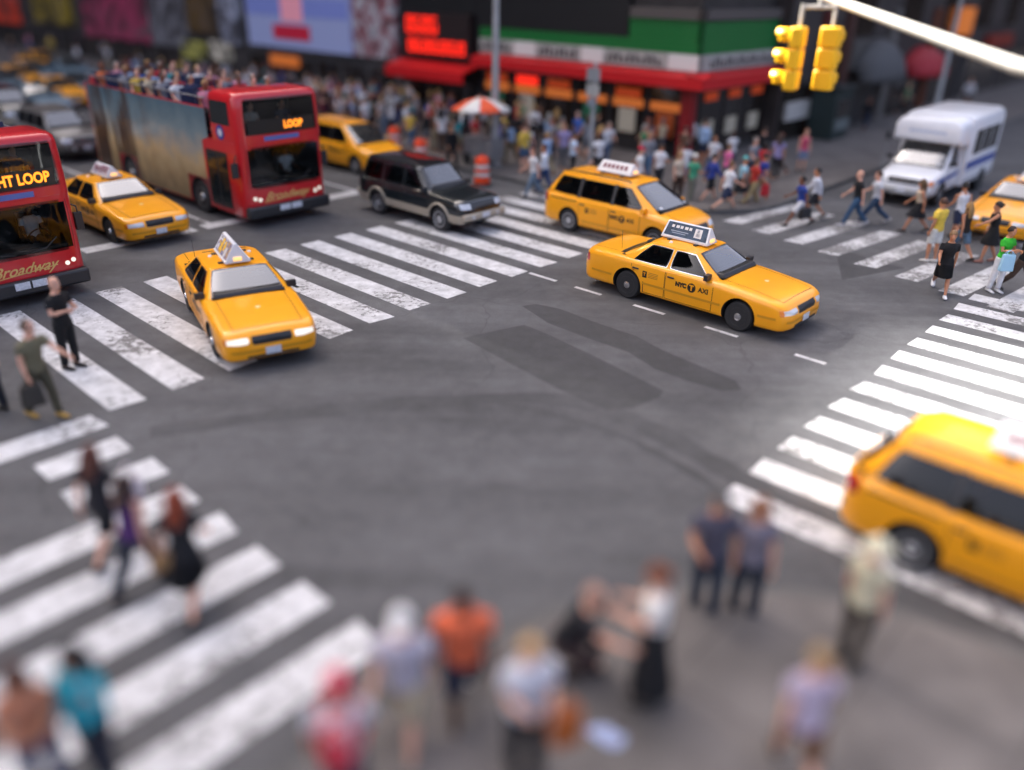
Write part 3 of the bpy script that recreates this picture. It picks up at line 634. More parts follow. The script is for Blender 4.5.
RED = mat('bus_red', (.56, .012, .018), rough=.28, coat=.6)
def rr(L0, L1, w, r, n=5):
    """rounded rectangle in plan"""
    out = []
    for cx, cy, a0 in ((L1-r, w-r, 0), (L0+r, w-r, 90), (L0+r, -w+r, 180), (L1-r, -w+r, 270)):
        for i in range(n+1):
            a = R(a0+90*i/n); out.append((cx+r*math.cos(a), cy+r*math.sin(a)))
    return out
AD_BUS = None
def bus_ad():
    """the pictured wrap on the bus side: teal sky above, sand below, dark standing figures at the rear"""
    m = bpy.data.materials.new('bus_wrap'); m.use_nodes = True; n = m.node_tree; L = n.links; p = n.nodes['Principled BSDF']
    tc = n.nodes.new('ShaderNodeTexCoord'); sp = n.nodes.new('ShaderNodeSeparateXYZ'); L.new(tc.outputs['Object'], sp.inputs[0])
    no = n.nodes.new('ShaderNodeTexNoise'); no.inputs['Scale'].default_value = 1.6; no.inputs['Detail'].default_value = 6; L.new(tc.outputs['Object'], no.inputs['Vector'])
    ad = n.nodes.new('ShaderNodeMath'); ad.operation = 'MULTIPLY_ADD'; ad.inputs[1].default_value = 1.3; L.new(no.outputs[0], ad.inputs[0]); L.new(sp.outputs['Z'], ad.inputs[2])
    mr = n.nodes.new('ShaderNodeMapRange'); mr.inputs[1].default_value = 1.0; mr.inputs[2].default_value = 3.7; L.new(ad.outputs[0], mr.inputs[0])
    r = n.nodes.new('ShaderNodeValToRGB'); e = r.color_ramp.elements
    cols = [(0, '#75603f'), (.25, '#a48c64'), (.42, '#b8a47c'), (.58, '#98988e'), (.75, '#6f868c'), (1., '#4d6a76')]
    while len(e) < len(cols): e.new(.5)
    for i, (q, c) in enumerate(cols): e[i].position = q; e[i].color = (*lin(c), 1)
    L.new(mr.outputs[0], r.inputs[0])
    mp = n.nodes.new('ShaderNodeMapping'); mp.inputs['Scale'].default_value = (2.6, 1, .35); L.new(tc.outputs['Object'], mp.inputs['Vector'])
    n2 = n.nodes.new('ShaderNodeTexNoise'); n2.inputs['Scale'].default_value = .9; n2.inputs['Detail'].default_value = 5; L.new(mp.outputs[0], n2.inputs['Vector'])
    s2 = n.nodes.new('ShaderNodeMapRange'); s2.inputs[1].default_value = .47; s2.inputs[2].default_value = .55; L.new(n2.outputs[0], s2.inputs[0])
    sx = n.nodes.new('ShaderNodeMapRange'); sx.inputs[1].default_value = 0.; sx.inputs[2].default_value = -2.2; L.new(sp.outputs['X'], sx.inputs[0])
    mu = n.nodes.new('ShaderNodeMath'); mu.operation = 'MULTIPLY'; L.new(s2.outputs[0], mu.inputs[0]); L.new(sx.outputs[0], mu.inputs[1])
    x = n.nodes.new('ShaderNodeMixRGB'); L.new(mu.outputs[0], x.inputs[0]); L.new(r.outputs[0], x.inputs[1]); x.inputs[2].default_value = (*lin('#3a2a24'), 1)
    L.new(x.outputs[0], p.inputs['Base Color']); p.inputs['Roughness'].default_value = .4; p.inputs['Coat Weight'].default_value = .3
    return m
def make_bus(dest, L=9.7, w=1.275, ts=.34, ty=0.):
    """open-top double decker: closed cab over the front of the upper deck"""
    global AD_BUS
    AD_BUS = AD_BUS or bus_ad()
    root = empty('double_decker_bus'); x1 = L/2; x0 = -L/2; DK = 2.3; TOP = 3.6; PAR = 3.12
    h = MB()
    fr = lambda z: x1-.02-(max(0, z-1.2)**1.5)*.008            # rake of the front
    rings = [[Vector((x, y, z)) for x, y in rr(x0+i, fr(z)-i, w-i, .28)] for z, i in ((.26, .05), (.34, 0), (.7, 0), (1.2, 0), (1.7, 0), (2.1, 0), (DK, 0))]
    h.loft(rings)
    low = h.mesh('hull', [RED], sharp=45); sl = Surf(low)
    Ra = .56; cb = MB()
    for ax in (x1-2.55, x0+2.6):
        for s in (-1, 1): cb.lathe([(Ra, s*.75), (Ra, s*1.6)], (ax, 0, .5), 36, 0, 'y')
    cb.box((x1-.62, 0, 1.625), (1.5, 2.14, 1.02))
    cut = bpy.data.objects.new('temporary_cut', cb.mesh('cut', [RED], sharp=0)); COL.objects.link(cut)
    low = evaluated(low, [('BOOLEAN', dict(operation='DIFFERENCE', object=cut, solver='EXACT'))]); bpy.data.objects.remove(cut)
    low.materials.clear(); low.materials.append(RED); low.materials.append(BLACK)
    for p in low.polygons:
        for ax in (x1-2.55, x0+2.6):
            if math.hypot(p.center.x-ax, p.center.z-.5) < Ra+.01 and abs(p.center.y) < w-.01: p.material_index = 1
        if x1-1.4 < p.center.x < x1-.12 and abs(p.center.y) < 1.08 and 1.1 < p.center.z < 2.15: p.material_index = 1
    obj('body', low, root)
    # walls of the upper deck
    u = MB(); cx = x1-1.62; t = .06
    for s in (-1, 1): u.box(((x0+cx)/2, s*(w-t/2), (DK+PAR)/2+.002), (cx-x0-.3, t, PAR-DK))
    u.box((x0+.15+.03, 0, (DK+PAR)/2+.002), (.06, 2*w-.3, PAR-DK)); u.box((x0+.1, 0, PAR-.1), (.1, 2*w-.5, .5))
    u.build('deck_wall', RED, root, bevel=.02)
    c = MB(); rings = [[Vector((x, y, z)) for x, y in rr(cx+i, fr(z)-i, w-i-.0, .24)] for z, i in ((DK+.003, 0), (2.6, 0), (3.1, .01), (3.42, .02), (3.54, .05), (TOP, .12), (TOP+.03, .4))]
    c.loft(rings); cab = c.mesh('cab', [RED], sharp=45); sc = Surf(cab)
    cb = MB(); cb.box((x1-.56, 0, 2.97), (1.5, 2.08, .86)); cut = bpy.data.objects.new('temporary_cut', cb.mesh('cut', [RED], sharp=0)); COL.objects.link(cut)
    cab = evaluated(cab, [('BOOLEAN', dict(operation='DIFFERENCE', object=cut, solver='EXACT'))]); bpy.data.objects.remove(cut)
    cab.materials.clear(); cab.materials.append(RED); cab.materials.append(BLACK)
    for p in cab.polygons: p.material_index = 1 if x1-1.4 < p.center.x < x1-.12 and abs(p.center.y) < 1.05 and 2.53 < p.center.z < 3.41 else 0
    obj('upper_cab', cab, root)
    m = MB(); m.box((x1-.25, 0, 1.17), (.4, 2.0, .1)); m.build('dashboard', TRIM, root, bevel=.03)
    m = MB(); m.tube([Vector((x1-.55+.1*math.sin(a), .58+.24*math.cos(a), 1.32+.2*math.sin(a))) for a in np.linspace(0, 2*math.pi, 22)], .018, 6); m.build('steering_wheel', TRIM, root)
    m = MB(); m.box((x1-1.12, .58, 1.45), (.14, .5, .7)); m.build('driver_seat', SEATM, root, bevel=.04)
    d = (-1, 0, 0)
    f = MB(); sl.patch(f, [(9, -1.13, 1.05), (9, 1.13, 1.05), (9, 1.13, 2.2), (9, -1.13, 2.2)], d, .006, 12, .08); f.build('windscreen', BUSGLASS, root)
    f = MB(); sc.patch(f, [(9, -1.10, 2.50), (9, 1.10, 2.50), (9, 1.05, 3.46), (9, -1.05, 3.46)], d, .006, 12, .10); ub = f.build('upper_windscreen', BUSGLASS, root)
    # destination display in the lower part of the upper windscreen
    f = MB(); sc.patch(f, [(9, -1.0, 2.53), (9, 1.0, 2.53), (9, .99, 2.90), (9, -.99, 2.90)], d, .012, 8, .0); dd = f.build('destination_display', mat('display_black', (.008, .008, .008), rough=.3), root)
    f = MB(); sc.text(f, dest, (9, ty, 2.71), (0, .8, 0), (0, 0, 1), d, ts, .02, 0, .010); f.build('display_text', mat('led_orange', (1, .3, .02), emit=.33, ecol='#ff8a1e'), dd)
    # lettered band and script on the front
    f = MB(); sc.patch(f, [(9, -.55, 2.33), (9, .5, 2.33), (9, .5, 2.45), (9, -.55, 2.45)], d, .006, 4, 0)
    f.build('front_badge_band', mat('badge_blue', '#5a6aa8', rough=.4), root)
    f = MB(); u, v = Vector((0, 1, 0)), Vector((0, .1, 1)); sl.text(f, 'Broadway', (9, -.05, .80), u, v, d, .33, .008, 0, .004, .45)
    sl.strip(f, [(9, -.75+.1*i, .66+.008*i) for i in range(15)], d, .02, .008); f.build('front_script', mat('script_gold', '#d9b46a', rough=.35), root)
    m = MB(); m.box((x1-.03, 0, .42), (.26, 2*w-.02, .34)); m.build('front_bumper', TRIM, root, bevel=.06)
    for q in (-.2, .16):
        m = MB(); m.box((x1+.108, q, .48), (.014, .31, .16)); m.build('number_plate', PLATE, root)
    for s in (-1, 1):
        for k in (0, 1):
            m = MB(); p = sl.hit((9, s*(.86+.14*k), .76+.05*k), d, .0); m.lathe([(.055, -.01), (.052, .012), (.004, .016)], p, 14, axis='x'); m.build('headlight', LAMPON, root)
        m = MB(); p = Vector((x1-.25, s*(w+.10), 1.6)); m.box(p, (.10, .17, .40)); m.tube([p+Vector((.02, 0, .2)), Vector((x1-.2, s*(w+.08), 1.95)), Vector((x1-.3, s*(w-.02), 2.0))], .02, 6); m.build('wing_mirror', TRIM, root, bevel=.03)
        m = MB(); m.tube([sl.hit((9, s*.15, 1.14), d, .02), sl.hit((9, s*.5, 1.2), d, .025), sl.hit((9, s*.75, 1.4), d, .025)], .012, 6); m.build('wiper', TRIM, root)
    # sides: door by the front axle, wrap, upper cab window, roundel
    for s in (-1, 1):
        dd = (0, -s, 0); y = s*3
        f = MB(); sl.patch(f, [(x1-1.9, y, .42), (x1-.75, y, .42), (x1-.75, y, 2.0), (x1-1.9, y, 2.0)], dd, .006, 8, .03, 0)
        dr = f.build('door', TRIM, root)
        for k in (0, 1):
            f = MB(); sl.patch(f, [(x1-1.84+.56*k, y, .55), (x1-1.36+.56*k, y, .55), (x1-1.36+.56*k, y, 1.9), (x1-1.84+.56*k, y, 1.9)], dd, .012, 6, .05); f.build('door_glass', DARKGLASS, dr)
        f = MB(); X = [x0+.3, x1-3.15]
        f.add([Vector((x, s*(w+.008), z)) for x, z in ((X[0], .33), (x0+2.0, .33), (x0+2.0, 1.08), (x0+3.2, 1.08), (x0+3.2, .33), (X[1], .33), (X[1], PAR-.02), (X[0], PAR-.02))], [(0, 1, 2, 7), (2, 3, 6, 7), (3, 4, 5, 6)], 0, False)
        f.add([Vector((x, s*(w+.008), z)) for x, z in ((X[1], 1.1), (x1-2.02, 1.1), (x1-2.02, DK-.1), (x1-1.66, DK+.02), (x1-1.66, PAR-.02), (X[1], PAR-.02))], [(0, 1, 2, 3, 4, 5)], 0, False)
        f.build('side_wrap', AD_BUS, root)
        f = MB(); sc.patch(f, [(cx+.22, y, 2.75), (x1-.42, y, 2.75), (x1-.45, y, 3.36), (cx+.22, y, 3.36)], dd, .006, 8, .1); f.build('side_window', DARKGLASS, root)
        f = MB(); c0 = Vector((x1-.95, y, 2.53)); f.add([sc.hit(c0+Vector((.2*math.cos(a), 0, .2*math.sin(a))), dd, .008) for a in [2*math.pi*i/24 for i in range(24)]], [tuple(range(24))], 0, False)
        f.add([sc.hit(c0+Vector((.12*math.cos(a), 0, .12*math.sin(a))), dd, .012) for a in [2*math.pi*i/6 for i in range(6)]], [tuple(range(6))], 1, False)
        f.build('roundel', [mat('roundel_blue', '#27408f'), mat('roundel_white', '#c8ccd8')], root)
    P = dict(rw=.48, tw=w-.17, axles=(x1-2.55, x0+2.6)); tm, rm = wheel_mesh(.48, .28, STEEL, 'steel')
    for ax in P['axles']:
        for s in (-1, 1):
            q = obj('wheel', tm, root); q.location = (ax, s*P['tw'], .48); q.rotation_euler = (0, 0, 0 if s < 0 else math.pi); obj('rim', rm, q)
    # seats of the open deck
    sb = MB(); sb.box((0, 0, DK+.57), (.42, .42, .08)); sb.box((-.2, 0, DK+.87), (.07, .42, .62)); sb.box((0, 0, DK+.27), (.1, .3, .54)); sm = sb.mesh('seat', [mat('seat_blue', '#2a3350', rough=.7)])
    for i in range(9):
        for j in (-.95, -.5, .5, .95):
            o = obj('seat', sm, root); o.location = (cx-.5-.82*i, j, 0)
    # windscreen of the open deck and rail
    r = MB()
    for s in (-1, 1): r.tube([(x0+.35, s*(w-.03), PAR+.02), (x0+.35, s*(w-.03), PAR+.25), (cx-.02, s*(w-.03), PAR+.25)], .02, 8)
    r.build('hand_rail', STEEL, root)
    return root

def make_shuttle():
    WH = mat('shuttle_white', (.82, .83, .85), rough=.35, coat=.3, var=.04); root = empty('shuttle_bus')
    P = dict(xr=.2, xf=3.35, zl=.42, Ra=.44, rw=.38, tw=.84, axles=(2.35,), zb=1.2, zr=1.98, w0=.94, w1=.84, xf0=2.3, xf1=1.55, xr0=.3, xr1=.3, ex=8., er=.3, ec=.2, paint=WH,
        W=[(.2, .98), (2, .99), (3.35, .95)], zd=[(.2, 1.27), (2.1, 1.27), (2.6, 1.2), (3.2, 1.07), (3.3, 1.0), (3.35, .9)], zs=[(.2, 1.18), (2.1, 1.14), (3.2, .98), (3.35, .85)], panes=[[(1.0, 1.25), (1.95, 1.25), (1.5, 1.88), (1.0, 1.88)]], slopes=[(2.3, 1.55, .84, .76, 1.22, 1.98)])
    me, lo, su = car_mesh(P); obj('body', me, root); side_panes(P, su, root, GLASS)
    slope_pane(P, su, root, 'windscreen', 2.3, 1.55, .84, .76, 1.22, 1.98, True, WSGLASS)
    cabin(root, P, [(1.02, (-.45, .45))], 1.95, 1.3)
    b = MB(); rings = []
    for x, i in ((-3.0, .1), (-2.9, .0), (.85, 0.), (.9, .02)):
        q = [(y, z) for y, z in [(-1.17+i, .5), (-1.17+i, 2.6), (-1.1+i, 2.8), (-.9, 2.9-i*.5), (.9, 2.9-i*.5), (1.1-i, 2.8), (1.17-i, 2.6), (1.17-i, .5)]]
        rings.append([Vector((x, y, z)) for y, z in q])
    b.loft(rings, smooth=False)
    rings = []
    for x, z0, i in ((.9, 1.95, 0), (1.75, 1.97, .02), (1.95, 2.05, .06), (2.0, 2.2, .12)):
        rings.append([Vector((x-(.0), y, z)) for y, z in [(-1.15+i, z0), (-1.15+i, 2.55), (-1.05+i, 2.74-i), (-.8, 2.86-i*1.4), (.8, 2.86-i*1.4), (1.05-i, 2.74-i), (1.15-i, 2.55), (1.15-i, z0)]])
    b.loft(rings, smooth=False)
    b.build('coach_box', WH, root, bevel=.03)
    for s in (-1, 1):
        for k in range(3):
            x = -2.6+1.02*k; m = MB(); m.box((x+.47, s*1.173, 1.95), (.92, .014, .85)); m.build('side_window', DARKGLASS, root, bevel=.004)
        m = MB(); m.box((-1.05, s*1.172, 1.2), (3.6, .012, .2), 0); m.box((-1.05, s*1.172, 1.04), (3.6, .012, .06), 0); m.box((-1.05, s*1.172, .62), (3.6, .012, .06), 1); m.build('blue_stripe', [mat('stripe_blue', '#24489c', rough=.4), TRIM], root)
        m = MB(); lo.strip(m, line((.9, s*2, .98), (2.9, s*2, .9), 12), (0, -s, 0), .13, .008); m.build('blue_stripe', mat('stripe_blue'), root)
        door(lo, root, s, .95, 1.95, .55, 1.16, WH); mirror(lo, root, 1.95, 1.4, s, 1.0, TRIM)
        front_patch(lo, root, 'headlight', [(s*.58, .80), (s*.80, .80), (s*.80, .96), (s*.58, .96)], LAMP)
        front_patch(lo, root, 'indicator', [(s*.8, .80), (s*.92, .80), (s*.92, .96), (s*.8, .96)], ORANGEL)
    front_patch(lo, root, 'grille', [(-.54, .78), (.54, .78), (.54, .97), (-.54, .97)], TRIM)
    m = MB()
    for z in (.83, .875, .92): m.box((3.385, 0, z), (.02, 1.06, .014))
    m.build('grille_bar', CHROME, root)
    m = MB(); m.box((3.42, 0, .55), (.16, 1.92, .22)); m.build('front_bumper', mat('bumper_grey', (.4, .41, .42), rough=.35, metal=.5), root, bevel=.04)
    m = MB(); m.box((3.508, 0, .58), (.014, .3, .15)); m.build('number_plate', PLATE, root)
    m = MB()
    for k in range(9): m.box((2.003, -.55+.14*k, 2.36), (.006, .085, .09))
    m.build('faded_lettering', mat('faded_blue', '#aab6cf'), root)
    tm, rm = wheel_mesh(.38, .24, STEEL, 'cover')
    for ax, t in ((2.35, .86), (-1.6, .98)):
        for s in (-1, 1):
            q = obj('wheel', tm, root); q.location = (ax, s*t, .38); q.rotation_euler = (0, 0, 0 if s < 0 else math.pi); obj('rim', rm, q)
    m = MB()
    for s in (-1, 1): m.lathe([(.46, s*1.166), (.46, s*1.176), (.40, s*1.178)], (-1.6, 0, .38), 30, 0, 'y')
    m.build('rear_wheel_arch', BLACK, root)
    return root
# ---------------------------------------------------------------- people
def rotv(v, axis, a): return Matrix.Rotation(a, 3, axis) @ Vector(v)
POSES = dict(
    stand=dict(hip=(3, -3), knee=(2, 4), sw=(4, -3), el=(12, 16), ab=(9, 9)),
    stand2=dict(hip=(6, -5), knee=(8, 2), sw=(-6, 12), el=(20, 70), ab=(10, 12), inn=(0, .35)),
    walk=dict(hip=(26, -18), knee=(6, 24), sw=(-22, 20), el=(16, 30), ab=(7, 7), lean=4),
    walk2=dict(hip=(-15, 22), knee=(28, 8), sw=(18, -16), el=(35, 14), ab=(8, 8), lean=4),
    stride=dict(hip=(32, -24), knee=(5, 30), sw=(-26, 26), el=(20, 40), ab=(8, 8), lean=6),
    crossed=dict(hip=(3, -3), knee=(3, 2), sw=(14, 14), el=(96, 92), ab=(14, 14), inn=(.75, .75)),
    reach=dict(hip=(16, -12), knee=(8, 14), sw=(52, -4), el=(14, 20), ab=(8, 8), lean=5),
    phone=dict(hip=(4, -3), knee=(3, 6), sw=(28, 4), el=(128, 20), ab=(26, 9), inn=(.1, 0)),
    hold=dict(hip=(3, -4), knee=(5, 3), sw=(18, 22), el=(80, 84), ab=(10, 10), inn=(.4, .4), pitch=12),
    hips=dict(hip=(4, -4), knee=(3, 3), sw=(-8, -8), el=(70, 70), ab=(38, 38), inn=(.55, .55)),
    crouch=dict(hip=(98, 70), knee=(118, 128), sw=(52, 60), el=(30, 26), ab=(10, 8), lean=28, pitch=6),
    sit=dict(hip=(84, 84), knee=(84, 84), sw=(22, 18), el=(50, 44), ab=(8, 8), lean=-4, seat=.47),
    sit2=dict(hip=(84, 84), knee=(80, 86), sw=(60, 15), el=(90, 40), ab=(18, 8), lean=2, seat=.47),
    push=dict(hip=(20, -16), knee=(6, 20), sw=(46, 40), el=(40, 46), ab=(8, 8), lean=8))
def skeleton(pose, female):
    p = POSES[pose]; J = {}; lean = R(p.get('lean', 0)); hw = .095 if female else .088; sw_ = .165 if female else .19
    TH, SH = .42, .41
    up = lambda x, y, z: rotv((x, y, z-.93), 'Y', lean)+Vector((0, 0, .93))
    J['up'] = up
    for i, s in ((0, 1), (1, -1)):
        h = Vector((0, s*hw, .91)); a = R(p['hip'][i]); k = R(p['knee'][i])
        kn = h+Vector((math.sin(a)*TH, s*.012, -math.cos(a)*TH)); an = kn+Vector((math.sin(a-k)*SH, s*.0, -math.cos(a-k)*SH))
        J['leg', s] = (h, kn, an, a-k)
        S0 = up(-.005, s*sw_, 1.402); b = R(p['sw'][i]); e = R(p['el'][i]); ab = R(p['ab'][i]); inn = p.get('inn', (0, 0))[i]
        d1 = Vector((math.sin(b)*math.cos(ab), s*math.sin(ab), -math.cos(b)*math.cos(ab))); d2 = Vector((math.sin(b+e), s*(math.sin(ab)*.4-inn), -math.cos(b+e))).normalized()
        el = S0+d1*.285; wr = el+d2*.25; J['arm', s] = (S0, el, wr, d2)
    low = min(min(J['leg', s][2].z for s in (1, -1)), 9)
    dz = .085-low
    if 'seat' in p: dz = p['seat']-.91+.09
    J['dz'] = dz; J['pitch'] = R(p.get('pitch', 0)); return J
def torso_path(J, female, z0, z1, inf=0., n=14):
    T = [(.80, .07, .10), (.84, .10, .150), (.90, .115, .172 if female else .165), (.97, .11, .165 if female else .158), (1.06, .092, .125 if female else .142), (1.15, .10, .132 if female else .150), (1.26, .122 if female else .115, .152 if female else .170), (1.34, .115, .160 if female else .182), (1.40, .096, .140 if female else .166), (1.44, .078, .098 if female else .115), (1.475, .064, .075), (1.50, .056, .060)]
    path, rad = [], []
    zs = sorted(set([z0, z1]+[t[0] for t in T if z0 < t[0] < z1]))
    for z in zs:
        rx = np.interp(z, [t[0] for t in T], [t[1] for t in T]); ry = np.interp(z, [t[0] for t in T], [t[2] for t in T])
        path.append(J['up'](.012 if 1.2 < z < 1.36 and female else 0, 0, z)); rad.append((ry+inf, rx+inf))
    return path, rad
def limb(P, ts, rs):
    """points and radii along a three-joint limb, ts in 0..2"""
    out = []
    for t in ts:
        out.append(P[0].lerp(P[1], t) if t <= 1 else P[1].lerp(P[2], t-1))
    return out, list(rs)
def head_frame(J, yaw=0.):
    base = J['up'](0, 0, 1.49); m = Matrix.Rotation(J['pitch']+R(2), 3, 'Y') @ Matrix.Rotation(yaw, 3, 'Z')
    return lambda x, y, z: base+m @ Vector((x, y, z))
HEADR = [(.00, 0., .055, .054), (.035, .012, .072, .060), (.06, .022, .086, .066), (.10, .022, .095, .073), (.14, .016, .098, .077), (.18, .008, .097, .078), (.22, -.002, .084, .070), (.245, -.006, .060, .052), (.26, -.008, .03, .026)]
_bodies = {}
def bake(parts, vox, mats, name, smooth=2):
    me = parts.mesh('raw', mats, sharp=0)
    if not vox: me.name = name; return me
    r = evaluated(me, [('REMESH', dict(mode='VOXEL', voxel_size=vox)), ('SMOOTH', dict(factor=.5, iterations=smooth))])
    bpy.data.meshes.remove(me); r.name = name
    r.polygons.foreach_set('use_smooth', [True]*len(r.polygons)); r.materials.clear(); r.materials.append(mats[0]); return r
PH = mat('placeholder', (.5, .5, .5))
def body_mesh(pose, female, fine, yaw=0.):
    key = ('body', pose, female, fine, yaw)
    if key in _bodies: return _bodies[key]
    J = skeleton(pose, female); m = MB(); n = 14 if fine else 9
    p, r = torso_path(J, female, .80, 1.50); H = head_frame(J, R(yaw))
    m.tube(p, r, n); m.tube([J['up'](0, 0, 1.44), J['up'](0, 0, 1.49), H(.008, 0, .05)], [(.062, .066), (.052, .056), (.05, .055)], n)
    m.tube([H(x, 0, z) for z, x, a, b in HEADR], [(b, a) for z, x, a, b in HEADR], n)
    if fine:
        m.tube([H(.098, 0, .155), H(.118, 0, .12), H(.128, 0, .105), H(.10, 0, .098)], [(.010, .012), (.014, .014), (.018, .014), (.015, .01)], 8)
        m.tube([H(.098, 0, .068), H(.108, 0, .060), H(.102, 0, .05)], [(.03, .01), (.032, .012), (.028, .01)], 8)
        for s in (-1, 1): m.ball(H(.005, s*.082, .125), (.022, .010, .032), 8)
    for s in (-1, 1):
        q, rr_ = limb(J['arm', s][:3], (0, .25, .6, 1, 1.3, 1.7, 2), (.051, .050, .044, .038, .041, .032, .026)); m.tube(q, rr_, n, ref=(1, 0, 0))
        wr, d = J['arm', s][2], J['arm', s][3]; side = Vector((0, 1, 0))-d*d.y; side.normalize(); nrm = d.cross(side)
        # palm: flat, its plane facing the thigh
        m.tube([wr-d*.01, wr+d*.03, wr+d*.075, wr+d*.09], [(.018, .026), (.015, .038), (.014, .040), (.010, .034)], 8, ref=side)
        q, rr_ = limb(J['leg', s][:3], (-.05, .2, .5, .85, 1., 1.15, 1.35, 1.7, 2.), (.088, .086, .074, .057, .054, .055, .057, .040, .036)); m.tube(q, rr_, n, ref=(1, 0, 0))
        h, kn, an, a = J['leg', s]; f = Vector((math.cos(a*.35), 0, math.sin(a*.35))); dn = Vector((math.sin(a*.35), 0, -math.cos(a*.35)))
        m.tube([an-f*.055+dn*.045, an-f*.03+dn*.045, an+f*.05+dn*.050, an+f*.13+dn*.064, an+f*.175+dn*.07], [(.022, .024), (.036, .04), (.038, .034), (.044, .02), (.028, .012)], n, ref=(0, 1, 0))
    me = bake(m, .0155 if fine else 0, [PH], 'person_body')
    if fine:
        F = MB()
        for s in (-1, 1):
            wr, d = J['arm', s][2], J['arm', s][3]; side = Vector((0, 1, 0))-d*d.y; side.normalize(); nrm = d.cross(side)*1.0
            inw = side*(-s)
            for k, ln in enumerate((.070, .080, .074, .058)):
                b = wr+d*.078+nrm*(.029-.0195*k); 
                F.tube([b-d*.03, b, b+d*ln*.45+inw*.006, b+d*ln*.78+inw*.022, b+d*ln*.95+inw*.036], [.0088, .0092, .0085, .0075, .0055], 7)
            fw = nrm if nrm.x >= 0 else -nrm
            b = wr+d*.02+fw*.024; F.tube([b, b+fw*.022+d*.022+inw*.006, b+fw*.03+d*.05+inw*.014, b+fw*.026+d*.068+inw*.018], [.012, .0115, .010, .007], 7)
        fm = F.mesh('fingers', [PH], sharp=0); bm = bmesh.new(); bm.from_mesh(me); bm.from_mesh(fm); bm.to_mesh(me); bm.free(); bpy.data.meshes.remove(fm)
    me.transform(Matrix.Translation((0, 0, J['dz']))); _bodies[key] = me; return me
def cloth_mesh(kind, pose, female, fine, loose=0.):
    key = (kind, pose, female, fine, loose)
    if key in _bodies: return _bodies[key]
    J = skeleton(pose, female); m = MB(); n = 14 if fine else 9; inf = .016+loose; vox = .0175
    seated = POSES[pose]['hip'][0] > 60
    if kind in ('tee', 'long', 'tank', 'dress'):
        p, r = torso_path(J, female, .86 if not seated else .92, 1.455 if kind != 'tank' else 1.40, inf); m.tube(p, r, n)
        if kind == 'tank':
            for s in (-1, 1): m.tube([J['up'](.07, s*.075, 1.36), J['up'](.05, s*.085, 1.445), J['up'](-.0, s*.088, 1.475), J['up'](-.05, s*.085, 1.44), J['up'](-.08, s*.075, 1.36)], .022, 7)
        else:
            end = 2.0 if kind == 'long' else .62
            for s in (-1, 1):
                A = J['arm', s][:3]; A = (A[0]-Vector((0, s*.006, 0)), A[1], A[2])
                ts = [t for t in (0, .2, .45, .62, 1, 1.4, 1.93) if t <= end+.001]; rs = [np.interp(t, (0, .2, .45, .62, 1, 1.4, 1.93), (.065, .068, .068, .067, .056, .052, .044))+loose for t in ts]
                q, rr_ = limb(A, ts, rs); m.tube(q, rr_, n, ref=(1, 0, 0))
    if kind in ('trousers', 'shorts'):
        p, r = torso_path(J, female, .805, 1.02, inf-.004); m.tube(p, r, n)
        T = (-.05, .2, .5, .9, 1.02, 1.3, 1.7, 1.97); RS = (.108, .106, .096, .080, .075, .074, .066, .064)
        for s in (-1, 1):
            ts = [t for t in T if kind == 'trousers' or t < .95]; q, rr_ = limb(J['leg', s][:3], ts, [np.interp(t, T, RS)+(.012 if kind == 'shorts' and t > .4 else 0)+loose*.5 for t in ts]); m.tube(q, rr_, n, ref=(1, 0, 0))
    if kind in ('skirt', 'dress', 'longskirt'):
        a1, a2 = J['leg', 1], J['leg', -1]; hem = .92 if kind != 'longskirt' else 1.75
        path, rad = [], []
        for z, rx, ry in ((1.05, .11, .15), (.98, .125, .178), (.90, .14, .192)): path.append(J['up'](0, 0, z)); rad.append((ry, rx))
        for t in (.3, .6, hem):
            q1, _ = limb(a1[:3], [t], [0]); q2, _ = limb(a2[:3], [t], [0]); c = (q1[0]+q2[0])/2; sp = abs(q1[0].x-q2[0].x)/2
            path.append(c); rad.append((.195+.03*t, .145+.03*t+sp*1.0))
        m.tube(path, rad, 18)
    me = bake(m, vox if fine else 0, [PH], kind, 3); me.transform(Matrix.Translation((0, 0, J['dz']))); _bodies[key] = me; return me
def shoe_mesh(pose, female, boot=0.):
    key = ('shoe', pose, female, boot)
    if key in _bodies: return _bodies[key]
    J = skeleton(pose, female); res = []
    for s in (-1, 1):
        m = MB(); h, kn, an, a = J['leg', s]; f = Vector((math.cos(a*.35), 0, math.sin(a*.35))); dn = Vector((math.sin(a*.35), 0, -math.cos(a*.35)))
        m.tube([an-f*.068+dn*.042, an-f*.05+dn*.034, an-f*.01+dn*.03, an+f*.06+dn*.046, an+f*.14+dn*.058, an+f*.195+dn*.064], [(.026, .034), (.042, .048), (.046, .052), (.050, .038), (.052, .026), (.030, .016)], 12)
        me = m.mesh('shoe', [PH], 0); me.transform(Matrix.Translation((0, 0, J['dz']))); res.append(me)
    _bodies[key] = res; return res
